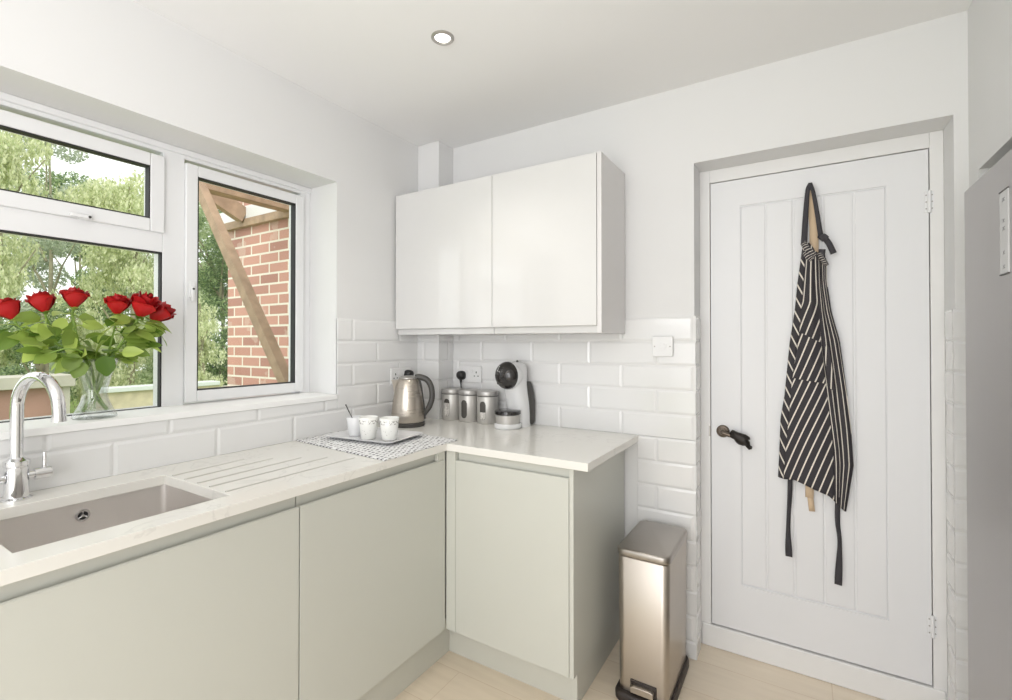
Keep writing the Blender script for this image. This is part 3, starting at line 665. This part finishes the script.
# ------------------------------------------------------------------ fridge freezer
fg = thing('fridge_freezer', 'tall silver grey fridge freezer recessed at the right edge', 'fridge', (2.19, -.50, 0))
MB().box(.062, .70, -.30, .29, .02, 1.742).build('cabinet_body', M['fridge_side'], fg, bevel=.004)
MB().box(0, .056, -.302, .301, .06, 1.745).build('door', M['fridge'], fg, bevel=.003)
MB().box(.03, .062, -.29, .28, 0, .055).build('kick_plate', M['dark_grey'], fg)
dp = MB(); dp.box(-.0025, .001, -.054, .000, 1.466, 1.660); dpo = dp.build('display_strip', M['display'], fg, bevel=.001)
for z, w in ((1.640, .016), (1.590, .010), (1.572, .016), (1.515, .010), (1.482, .012)):
    d = MB(); d.box(-.0032, -.002, -.027-w/2, -.027+w/2, z-.004, z-.002); d.box(-.0032, -.002, -.027-w/2, -.027+w/2, z+.002, z+.004); d.box(-.0032, -.002, -.028, -.026, z-.002, z+.002)
    d.build('icon', M['ink'], dpo)
for z in (1.660, 1.4635): MB().box(-.0035, 0, -.055, .001, z, z+.0025).build('display_edge', M['dark_grey'], dpo)

# ------------------------------------------------------------------ apron on the door
hk = thing('door_hook', 'small dark hook near the top of the white door', 'hook', (1.815, DY, 1.915))
MB().tube(arc_path([(0, .003, -.015), (0, -.012, -.012), (0, -.028, -.004), (0, -.034, .008)], 6), .004, 10).build('peg', M['dark_grey'], hk, smooth=True)
MB().lathe([(.009, -.022), (.009, -.008)], 16).build('backplate', M['dark_grey'], hk) if False else MB().box(-.008, .008, -.003, 0, -.03, .006).build('backplate', M['dark_grey'], hk, bevel=.002)
LE = [(.767, 1.701), (.839, 1.705), (1.002, 1.711), (1.093, 1.725), (1.306, 1.744), (1.435, 1.762), (1.529, 1.770), (1.691, 1.790)]
RE = [(.670, 1.922), (.844, 1.946), (.980, 1.939), (1.124, 1.926), (1.310, 1.906), (1.423, 1.880), (1.538, 1.866), (1.621, 1.866), (1.65, 1.866)]
CL = [(.74, 1.720), (.80, 1.722), (1.17, 1.752), (1.34, 1.776), (1.5, 1.788), (1.69, 1.800)]
CR = [(.70, 1.886), (.90, 1.884), (1.15, 1.864), (1.30, 1.850), (1.5, 1.840), (1.66, 1.838)]
BT = [(1.701, .767), (1.718, .764), (1.756, .767), (1.812, .745), (1.868, .724), (1.895, .695), (1.922, .670)]
TP = [(1.79, 1.692), (1.81, 1.688), (1.83, 1.655), (1.85, 1.640), (1.867, 1.622)]
PER = .0265
ap = thing('apron', 'navy and white striped apron hanging from the hook on the door', 'apron', (0, 0, 0))
cl = MB(); cl.uv = []
def patch(fa, fb, nu, nv, sfun, yfun, ztop=None, zbot=None):
    def fn(u, v):
        xb = lerp(pl(fa, .72), pl(fb, .70), u); xt = lerp(pl(fa, 1.69), pl(fb, 1.65), u)
        z0 = pl(BT, xb) if zbot is None else lerp(*zbot, u); z1 = pl(TP, xt) if ztop is None else lerp(*ztop, u)
        z = lerp(z1, z0, v); x = lerp(pl(fa, z), pl(fb, z), u)
        cl_uv.append((sfun(x, z, u)/PER, z)); return (x, yfun(x, z, u), z)
    return fn
cl_uv = cl.uv
pinch = lambda z: max(0, (z-1.42)/.25)
def yc(x, z, u): return .100-.012*math.sin(PI*min(max(u, 0), 1))-.010*pinch(z)*abs(math.sin(u*9))-.004*math.sin(u*7+z*3)
cl.grid(patch(CL, CR, 34, 70, lambda x, z, u: x-.37*min(z, 1.46)+.004*math.sin(z*9)+(x-1.812)*1.1*pinch(z)-.05*max(0, z-1.46), yc), 34, 70)
cl.grid(patch(LE, [(z, x+.006) for z, x in CL], 10, 60, lambda x, z, u: x+.42*z, lambda x, z, u: .112-.010*math.sin(PI*u*.9)), 10, 60)
cl.grid(patch([(z, x-.008) for z, x in CR], RE, 26, 60, lambda x, z, u: u*.135+.03*z+.005*math.sin(z*6+u*5), lambda x, z, u: .110-.013*abs(math.sin(u*PI*2.1))-.006*pinch(z)), 26, 60)
cl.build('cloth', M['stripe'], ap, smooth=True, angle=80, solid=.0018)
pk = MB(); pk.uv = []; cl_uv = pk.uv
PL_ = [(1.16, 1.752), (1.345, 1.777)]; PR_ = [(1.145, 1.861), (1.305, 1.847)]
pk.grid(patch(PL_, PR_, 24, 20, lambda x, z, u: x-.37*z+.011+.004*math.sin(z*9), lambda x, z, u: .0965-.012*math.sin(PI*(.03+.94*u))-.004*math.sin(u*7+z*3)-.004, ztop=(1.345, 1.303), zbot=(1.165, 1.148)), 24, 20)
pk.build('pocket', M['stripe'], ap, smooth=True, angle=80, solid=.002)
pk = MB(); pk.uv = []; cl_uv = pk.uv
pk.grid(patch([(1.12, 1.872), (1.30, 1.852)], [(1.12, 1.890), (1.30, 1.872)], 8, 16, lambda x, z, u: x*1.3-.05*z+.004, lambda x, z, u: .088, ztop=(1.292, 1.290), zbot=(1.135, 1.115)), 8, 16)
pk.build('pocket', M['stripe'], ap, smooth=True, angle=80, solid=.002)
# gathered roll at the top of the bib
ro = MB(); ro.uv = []
def roll(pts, rad):
    p = arc_path(pts, 6); n0 = len(ro.v); n = 14; ro.tube(p, rad, n, flat=.8)
    for i in range(len(ro.v)-n0): ro.uv.append(((i//n)*.42+(i % n)*.12, 0))
roll([(1.792, .096, 1.690), (1.800, .086, 1.672), (1.815, .080, 1.650), (1.828, .084, 1.635)], .012)
roll([(1.797, .096, 1.655), (1.806, .082, 1.636), (1.820, .078, 1.622)], .012)
roll([(1.842, .098, 1.646), (1.848, .086, 1.628), (1.858, .086, 1.612), (1.864, .094, 1.600)], .010)
ro.build('gathered_bib', M['stripe'], ap, smooth=True)
def ribbon(mb, pts, w, n=6, th=.0016, twist=None):
    p = arc_path(pts, n); L_, R2 = [], []
    for i, q in enumerate(p):
        t = i/(len(p)-1); ww = w(t) if callable(w) else w; a = twist(t) if twist else 0
        tan = (p[min(i+1, len(p)-1)]-p[max(i-1, 0)]).normalized(); sd = Vector((tan.z, 0, -tan.x)).normalized()*ww/2
        sd = Vector((sd.x*math.cos(a), -ww/2*math.sin(a), sd.z*math.cos(a)))
        L_.append(q-sd); R2.append(q+sd)
    k = len(p); mb.add(L_+R2, [(i, i+1, k+i+1, k+i) for i in range(k-1)]); return mb
s = MB(); ribbon(s, [(1.793, .098, 1.684), (1.799, .098, 1.80), (1.806, .098, 1.895), (1.815, .098, 1.922)], lambda t: lerp(.022, .012, t))
ribbon(s, [(1.815, .097, 1.922), (1.825, .096, 1.88), (1.836, .096, 1.805), (1.844, .094, 1.74), (1.850, .092, 1.700)], lambda t: lerp(.012, .018, t))
s.build('neck_strap', M['strap'], ap, smooth=True, solid=.002)
s = MB(); s.tube(arc_path([(1.843, .09, 1.712), (1.855, .082, 1.704), (1.866, .086, 1.692)], 5), [.009]*4+[.013]*5+[.009]*2, 12, flat=.8)
ribbon(s, [(1.862, .086, 1.698), (1.874, .084, 1.676), (1.888, .088, 1.640)], .020); ribbon(s, [(1.852, .09, 1.660), (1.850, .088, 1.640), (1.852, .09, 1.618)], .022)
s.build('strap_knot', M['strap'], ap, smooth=True, solid=.002)
for pts in ([(1.743, .108, .790), (1.741, .110, .70), (1.736, .111, .60), (1.735, .111, .53), (1.737, .112, .457)], [(1.897, .106, .720), (1.896, .108, .63), (1.902, .110, .56), (1.901, .111, .49), (1.897, .112, .388)]):
    s = MB(); ribbon(s, pts, lambda t: .016+.006*math.sin(t*5)**2+.006*max(0, t-.6), twist=lambda t: .9*math.sin(t*4.2) if t < .75 else .2*math.sin(t*4))
    s.build('tie', M['strap'], ap, smooth=True, solid=.002)
bs = thing('beige_tape', 'long beige cotton tape hanging from the hook behind the striped apron', 'strap', (1.815, .118, 1.915))
s = MB(); ribbon(s, [(.000, 0, -.002), (.006, 0, -.10), (.012, 0, -.23), (.006, .0, -.6), (-.006, 0, -1.0), (-.008, 0, -1.215)], lambda t: .014+.014*min(1, t*5)); s.build('long_tape', M['beige'], bs, smooth=True, solid=.002)
s = MB(); ribbon(s, [(.000, .004, -.002), (.006, .004, -.23), (-.02, .004, -1.0), (-.0, .004, -1.268)], lambda t: .02); s.build('short_tape', M['beige'], bs, smooth=True, solid=.002)

# ------------------------------------------------------------------ vase of roses
VX, VY, VZ = -.082, -1.500, WZ0
vs = thing('glass_vase', 'flared clear glass vase on the window sill holding the roses', 'vase', (VX, VY, VZ))
prof = [(.050, 0), (.055, .004), (.054, .010), (.044, .030), (.034, .055), (.031, .075), (.033, .095), (.041, .130), (.052, .165), (.060, .183)]
inn = [(r_-.0035, z) for r_, z in reversed(prof[3:])]
MB().lathe(prof+inn+[(.030, .018), (.0005, .016)], 56).build('glass_body', M['vase'], vs, smooth=True, angle=60)
def petal(mb, Rm, a0, width, h, flare, base, rr):
    tip = rr.uniform(-.3, .3); curl = rr.uniform(.6, 1.3)
    def fn(u, v):
        ang = (u-.5)*width; e = abs(u-.5)*2
        rad = base+(Rm-base)*math.sin(min(1, v*1.3)*PI/2)+flare*curl*max(0, v-.6)**2*(1-.3*e)
        z = h*(v-.30*e**2.2*v*v)-flare*curl*.5*max(0, v-.75)**2*3
        z += .002*math.sin(u*8+tip*9)*v
        return (rad*math.cos(a0+ang), rad*math.sin(a0+ang), z)
    mb.grid(fn, 8, 9)
def bloom(parent, top, axis, size, seed):
    rr = random.Random(seed); mb = MB(); N = 15
    for i in range(N):
        t = i/(N-1); Rm = lerp(.005, .031, t**.8); w = lerp(3.0, 1.75, t); h = lerp(.062, .052, t)
        petal(mb, Rm, i*2.399+rr.uniform(-.25, .25), w, h*rr.uniform(.90, 1.06), lerp(.0, .085, max(0, t-.3)), .004+.005*t, rr)
    q = Vector((0, 0, 1)).rotation_difference(axis.normalized()); sc = size/.040
    mb.v = [tuple(q @ (Vector(p)*sc)+top) for p in mb.v]
    b = mb.build('bloom', M['petal'], parent, smooth=True, angle=80)
    sp_ = MB(); sp_.lathe([(.001, -.010), (.006, -.006), (.0085, 0), (.006, .004)], 12); sp_.v = [tuple(q @ (Vector(p)*sc)+top) for p in sp_.v]
    for i in range(5):
        a = i*2*PI/5; loc = []
        for u, v in ((0, 0), (-.006, .012), (0, .036), (.006, .012)):
            r_ = .007+v*.62; loc.append(q @ (Vector((r_*math.cos(a)-u*math.sin(a), r_*math.sin(a)+u*math.cos(a), .002-v*.15))*sc)+top)
        sp_.add(loc, [(0, 1, 2, 3)])
    sp_.build('sepal', M['rose_leaf'], b)
def leaf_mesh(mb, base, direc, up, ln, wd, droop=.4, fold=.25):
    d = Vector(direc).normalized(); s_ = d.cross(Vector(up)).normalized(); n = s_.cross(d).normalized()
    def fn(u, v):
        w = wd*min(1, 1.12*math.sin(PI*min(1, v**.85*.95+.035))**.8)*(1-.1*v); x = (u-.5)*2*w/2
        p = Vector(base)+d*ln*v+s_*x+n*(abs(x)*fold-droop*ln*v*v*.5)
        return tuple(p)
    mb.grid(fn, 4, 8)
roses = [  # bloom base position (world), size, look
    ((-.115, -1.672, 1.372), .041, 'red rose furthest left in the vase, partly out of frame', (-.25, -.55, 1)),
    ((-.108, -1.610, 1.395), .040, 'red rose second from the left, above the tap spout', (-.1, -.25, 1)),
    ((-.098, -1.548, 1.412), .040, 'red rose third from the left, the tallest one in the vase', (.1, 0, 1)),
    ((-.056, -1.455, 1.396), .041, 'red rose fourth from the left, lowest of the right-hand group', (.25, .0, 1)),
    ((-.036, -1.402, 1.392), .052, 'big open red rose at the right, in front of another bloom', (.5, .25, 1)),
    ((-.070, -1.352, 1.378), .048, 'red rose furthest right, half hidden behind the open bloom', (.2, .75, 1)),
]
for i, (tp_, sz, lab, ax) in enumerate(roses):
    rt_ = thing('red_rose', lab, 'rose', (0, 0, 0), 0, 'red roses in the glass vase')
    top = Vector(tp_); ax = Vector(ax)
    c = Vector((VX, VY, VZ)); out = Vector((top.x-c.x, top.y-c.y, 0)).normalized()
    k_ = i*1.05+.4
    lo = c-out*.024+Vector((.008*math.cos(k_), .008*math.sin(k_), .022)); mid = c+out*.004+Vector((.006*math.cos(k_*2), .006*math.sin(k_*2), .085))
    rim = c+out*.034+Vector((.008*math.sin(k_*3), .008*math.cos(k_*3), .185)); nr = top-ax.normalized()*.035
    path = arc_path([lo, mid, rim, nr, top], 8)
    MB().tube(path, .0031, 8).build('stem', M['stem'], rt_, smooth=True)
    bloom(rt_, top, ax, sz, 100+i)
    rr = random.Random(40+i)
    for j in range(17):
        t = rr.uniform(.48, .84); p = path[int(t*(len(path)-1))]
        an = rr.uniform(0, 2*PI); dr = Vector((math.cos(an)*.5, math.sin(an), rr.uniform(-.7, .35)))
        if dr.x < 0: dr.x *= .45
        dr = (dr+out*.45)
        e = p+dr.normalized()*rr.uniform(.015, .030)
        e.x = max(e.x, -.145); e.z = max(e.z, VZ+.185)
        ln_ = rr.uniform(.044, .068)
        if e.x+dr.normalized().x*ln_ < -.172: dr.x = abs(dr.x)
        if e.z+dr.normalized().z*ln_ > top.z-.012: dr.z = -abs(dr.z)*.5
        if e.z+dr.normalized().z*ln_ < VZ+.155: dr.z = abs(dr.z)*.2
        lm = MB(); lm.tube([p, p.lerp(e, .5)+Vector((0, 0, .004)), e], .0014, 6)
        leaf_mesh(lm, e, dr, (rr.uniform(-.3, 1.1), rr.uniform(-.8, .4), rr.uniform(.1, 1.1)), ln_, ln_*rr.uniform(.60, .78), rr.uniform(.2, .9), rr.uniform(.1, .35))
        lm.build('leaf', M['rose_leaf'], rt_, smooth=True)
# broad low leaves drooping over the rim and towards the tap
bl = thing('rose_foliage_sprig', 'low leafy sprig of bright green rounded leaves drooping over the vase rim', 'foliage', (0, 0, 0))
MB().tube(arc_path([(VX+.01, VY-.005, VZ+.03), (VX+.004, VY, VZ+.10), (VX+.035, VY-.03, VZ+.19), (VX+.045, VY-.075, VZ+.215), (VX+.02, VY-.12, VZ+.20)], 6), .0022, 8).build('stem', M['stem'], bl, smooth=True)
for (b_, d_, u_, ln_, wd_) in (((VX+.062, VY+.002, VZ+.192), (.35, .02, -1), (1, -.3, .5), .062, .050), ((VX+.045, VY-.06, VZ+.20), (.25, -.45, -.9), (1, -.3, .4), .056, .046), ((VX+.03, VY-.10, VZ+.205), (.1, -.9, -.45), (.9, -.2, .8), .055, .044), ((VX+.02, VY-.12, VZ+.205), (-.05, -.9, .2), (.6, .1, 1), .060, .046), ((VX+.05, VY-.045, VZ+.175), (.1, -.5, -1), (1, -.4, .2), .050, .042), ((VX+.03, VY-.12, VZ+.225), (.3, -.9, .25), (.4, .1, 1), .060, .048), ((VX+.045, VY+.07, VZ+.205), (.2, .9, -.1), (.9, .1, .8), .056, .042), ((VX+.04, VY+.11, VZ+.225), (.1, .9, .1), (.8, .1, .9), .056, .036)):
    lm = MB(); leaf_mesh(lm, b_, d_, u_, ln_, wd_, .35, .12); lm.build('leaf', M['rose_leaf'], bl, smooth=True)

# ------------------------------------------------------------------ outside the window
gd = MB().box(-40, -.3, -25, 30, -1.0, -.8).build('ground', M['grass']); struct(gd); gd.name = 'ground'
bwall = MB().box(-2.005, -.302, -.07, .9, -.8, 3.1).build('brick_extension', M['brick']); tag(bwall, 'red brick wall of the extension seen through the right-hand window pane', 'wall')
wbd = MB().box(-2.20, -.302, -.095, -.069, 2.225, 2.315).build('fascia_board', M['white_board'], bevel=.003); tag(wbd, 'white painted board fixed across the brick wall outside', 'board')
led = MB().box(-2.00, -.302, -.105, -.069, 2.165, 2.222).build('timber_ledger', M['timber'], bevel=.003); tag(led, 'brown timber ledger under the white board on the brick wall', 'timber')
def bar(name, a, b, w, h, label, upv=(0, 1, 0)):
    a, b = Vector(a), Vector(b); t = (b-a).normalized(); u = (Vector(upv)-t*Vector(upv).dot(t)).normalized(); v = t.cross(u)
    o = MB().loft([[tuple(p+u*sx*w/2+v*sy*h/2) for sx, sy in ((1, 1), (-1, 1), (-1, -1), (1, -1))] for p in (a, b)]).build(name, M['timber'], bevel=.003)
    return tag(o, label, 'timber')
bar('timber_brace', (-.292, -.677, 1.041), (-1.235, -.677, 2.292), .05, .055, 'diagonal timber brace crossing in front of the brick wall')
bar('timber_rafter', (-1.748, -.50, 2.43), (-1.748, -.098, 2.248), .06, .115, 'short sloping timber rafter meeting the white board', (1, 0, 0))
bar('timber_beam', (-1.20, -.73, 2.244), (-1.20, -.075, 2.244), .09, .09, 'long timber beam across the top of the right-hand window pane', (1, 0, 0))
ga = thing('outbuilding', 'low red-brown outbuilding with a pale flat roof edge, seen behind the tap', 'outbuilding', (-8.5, -.6, -.8))
MB().box(0, .45, -1.2, 1.30, 0, 1.42).build('wall', M['redbrown'], ga); MB().box(-.1, .56, -1.3, 1.36, 1.42, 1.60).build('roof_slab', M['coping'], ga, bevel=.01)
MB().box(.45, .50, 1.22, 1.31, 0, 1.42).build('corner_post', M['coping'], ga)
gw = thing('garden_wall', 'low beige garden wall with a pale coping below the trees', 'wall', (-8.5, 2.2, -.8))
MB().box(0, .25, -1.0, .9, 0, 1.25).build('wall', M['beigewall'], gw); MB().box(-.05, .30, -1.0, .9, 1.25, 1.33).build('coping', M['paleblue'], gw, bevel=.01)
gw = thing('garden_wall', 'low reddish garden wall with a thin pale coping, at the foot of the right-hand pane', 'wall', (-9.5, 4.2, -.8))
MB().box(0, .25, -1.6, 2.4, 0, 1.06).build('wall', M['redbrown'], gw); MB().box(-.03, .28, -1.6, 2.4, 1.06, 1.12).build('coping', M['coping'], gw, bevel=.01)

def leaf_cloud(name, mat, parent, centers, radii, n, size, droop=False, aspect=.45):
    cs = np.array(centers); rs_ = np.array(radii); w = rs_**2; w = w/w.sum()
    idx = rng.choice(len(cs), n, p=w); d = rng.normal(size=(n, 3)); d /= np.linalg.norm(d, axis=1)[:, None]
    rad = rs_[idx]*(rng.uniform(.25, 1, n)**.5)
    P = cs[idx]+d*rad[:, None]*np.array([1, 1, .85])
    if droop:
        P[:, 0] = np.round(P[:, 0]/.16)*.16+rng.normal(0, .025, n); P[:, 1] = np.round(P[:, 1]/.16)*.16+rng.normal(0, .025, n)
        P[:, 2] -= rng.uniform(0, 1, n)**2*rs_[idx]*.6
    a = rng.normal(size=(n, 3))
    if droop: a = a*.35+np.array([0, 0, -1])
    a /= np.linalg.norm(a, axis=1)[:, None]; b = rng.normal(size=(n, 3)); b -= a*(a*b).sum(1)[:, None]; b /= np.linalg.norm(b, axis=1)[:, None]
    L = size*rng.uniform(.6, 1.4, n)[:, None]
    V = np.stack([P-a*L*.5, P+b*L*aspect*.5, P+a*L*.5, P-b*L*aspect*.5], 1).reshape(-1, 3)
    me = bpy.data.meshes.new(name); me.vertices.add(4*n); me.vertices.foreach_set('co', V.ravel().astype(np.float32))
    me.loops.add(4*n); me.loops.foreach_set('vertex_index', np.arange(4*n, dtype=np.int32)); me.polygons.add(n); me.polygons.foreach_set('loop_start', np.arange(0, 4*n, 4, dtype=np.int32))
    me.update(calc_edges=True); me.validate(); me.materials.append(mat)
    o = bpy.data.objects.new(name, me); COL.objects.link(o); o.parent = parent; return o
def tree(label, x, y, h, r, mat, n, size, droop=False, low=.15, seed=0, gap=1.0):
    rr = random.Random(seed); t = thing('tree', label, 'tree', (x, y, -.8), 0)
    tr_ = MB(); tr_.tube(arc_path([(0, 0, 0), (.1, .05, h*.3), (-.05, .1, h*.6), (.05, 0, h*.9)], 5), [.075-.004*i for i in range(16)], 10)
    for k in range(5):
        a = rr.uniform(0, 2*PI); z = h*rr.uniform(.3, .6); tr_.tube([(0, 0, z), (r*.35*math.cos(a), r*.35*math.sin(a), z+h*.14), (r*.7*math.cos(a), r*.7*math.sin(a), z+h*.22)], [.035, .02, .008], 8)
    tr_.build('trunk', M['bark'], t, smooth=True)
    cs, rs_ = [], []
    for k in range(26):
        a = rr.uniform(0, 2*PI); q = rr.uniform(0, 1)**.6*r*.8; z = h*rr.uniform(low, .93); sq = 1-.45*abs(z/h-.5)*2
        cs.append((q*math.cos(a)*sq, q*math.sin(a)*sq, z)); rs_.append(r*rr.uniform(.24, .42)*gap)
    leaf_cloud('foliage', mat, t, cs, rs_, n, size, droop)
    return t
tree('pale loose willow behind the left of the big pane', -11.5, .55, 7.4, 1.15, M['tree_a'], 22000, .085, True, seed=1, low=.10)
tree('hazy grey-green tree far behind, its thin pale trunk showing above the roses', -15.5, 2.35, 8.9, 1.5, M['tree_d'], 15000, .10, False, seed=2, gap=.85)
tree('pale yellow-green weeping tree filling the right half of the big pane', -11.0, 2.55, 6.2, 1.35, M['tree_a'], 32000, .08, True, seed=3, low=.14)
tree('mid green bushy tree far behind the mullion', -16.0, 5.6, 7.8, 1.6, M['tree_b'], 24000, .10, False, seed=4, low=.08)
tree('deep green tree filling the gap beside the brick wall', -12.5, 5.3, 6.6, 1.5, M['tree_c'], 32000, .085, False, seed=5, low=.05)
tree('small light weeping tree beside the brick wall, in front of the deep green one', -9.6, 3.35, 3.3, .55, M['tree_a'], 8000, .055, True, seed=6, low=.35)
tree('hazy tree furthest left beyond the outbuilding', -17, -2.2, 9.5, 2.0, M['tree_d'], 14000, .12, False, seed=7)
tree('dark green low shrub tree behind the outbuilding roof', -10.4, .95, 3.3, .85, M['tree_c'], 16000, .055, False, seed=9, low=.1)
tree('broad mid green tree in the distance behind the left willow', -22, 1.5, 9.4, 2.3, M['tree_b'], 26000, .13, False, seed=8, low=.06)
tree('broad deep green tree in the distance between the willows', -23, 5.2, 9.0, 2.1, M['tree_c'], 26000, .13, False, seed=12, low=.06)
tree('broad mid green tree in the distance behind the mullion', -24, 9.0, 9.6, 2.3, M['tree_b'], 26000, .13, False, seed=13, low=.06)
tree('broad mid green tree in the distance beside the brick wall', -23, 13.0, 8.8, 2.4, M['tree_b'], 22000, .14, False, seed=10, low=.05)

# ------------------------------------------------------------------ light
w = bpy.data.worlds.new('world'); S.world = w; w.use_nodes = True
bg = w.node_tree.nodes['Background']; bg.inputs[0].default_value = (.98, .99, 1, 1); bg.inputs[1].default_value = 1.6
def area(name, loc, target, sx, sy, power, col=(1, 1, 1)):
    l = bpy.data.lights.new(name, 'AREA'); l.shape = 'RECTANGLE'; l.size = sx; l.size_y = sy; l.energy = power; l.color = col
    o = bpy.data.objects.new(name, l); COL.objects.link(o); o.location = loc
    o.rotation_euler = (Vector(target)-Vector(loc)).to_track_quat('-Z', 'Y').to_euler(); return o
sun = bpy.data.lights.new('sun', 'SUN'); sun.energy = 1.6; sun.angle = R(40); sun.color = (1, .98, .94)
so = bpy.data.objects.new('sun', sun); COL.objects.link(so); so.rotation_euler = Vector((-.55, .75, -1.0)).to_track_quat('-Z', 'Y').to_euler()
area('rear_fill', (1.35, -3.5, 1.35), (1.0, -.3, 1.0), 1.7, 2.0, 17, (1, .995, 1))  # added frontal fill behind the camera, not a fitting of the room
area('bounce_fill', (1.2, -2.3, 1.75), (1.15, -1.5, 2.6), .9, .9, 8, (1, .995, 1))  # unseen fill added to brighten the ceiling from below
area('side_fill', (2.0, -3.3, 1.0), (1.0, -.6, .35), .8, 1.4, 13, (1, .995, 1))  # added low fill from the right rear for end panel and floor
sp = bpy.data.lights.new('downlight_lamp', 'SPOT'); sp.energy = 10; sp.spot_size = R(110); sp.spot_blend = .7; sp.shadow_soft_size = .03; sp.color = (1, .95, .87)
so = bpy.data.objects.new('downlight_lamp', sp); COL.objects.link(so); so.location = (.712, -.785, ZC-.02)

# ------------------------------------------------------------------ camera
cam = bpy.data.cameras.new('camera'); co = bpy.data.objects.new('camera', cam); COL.objects.link(co)
cam.sensor_fit = 'HORIZONTAL'; cam.sensor_width = 36; cam.lens = 478.204/1012*36; cam.shift_y = -11.5254/1012; cam.clip_start = .02
co.location = (1.78190, -2.09343, 1.30391); co.rotation_euler = (R(90+.4939), 0, R(31.6829))
S.camera = co
S.view_settings.view_transform = 'Standard'; S.view_settings.look = 'None'; S.view_settings.exposure = 0; S.view_settings.gamma = 1
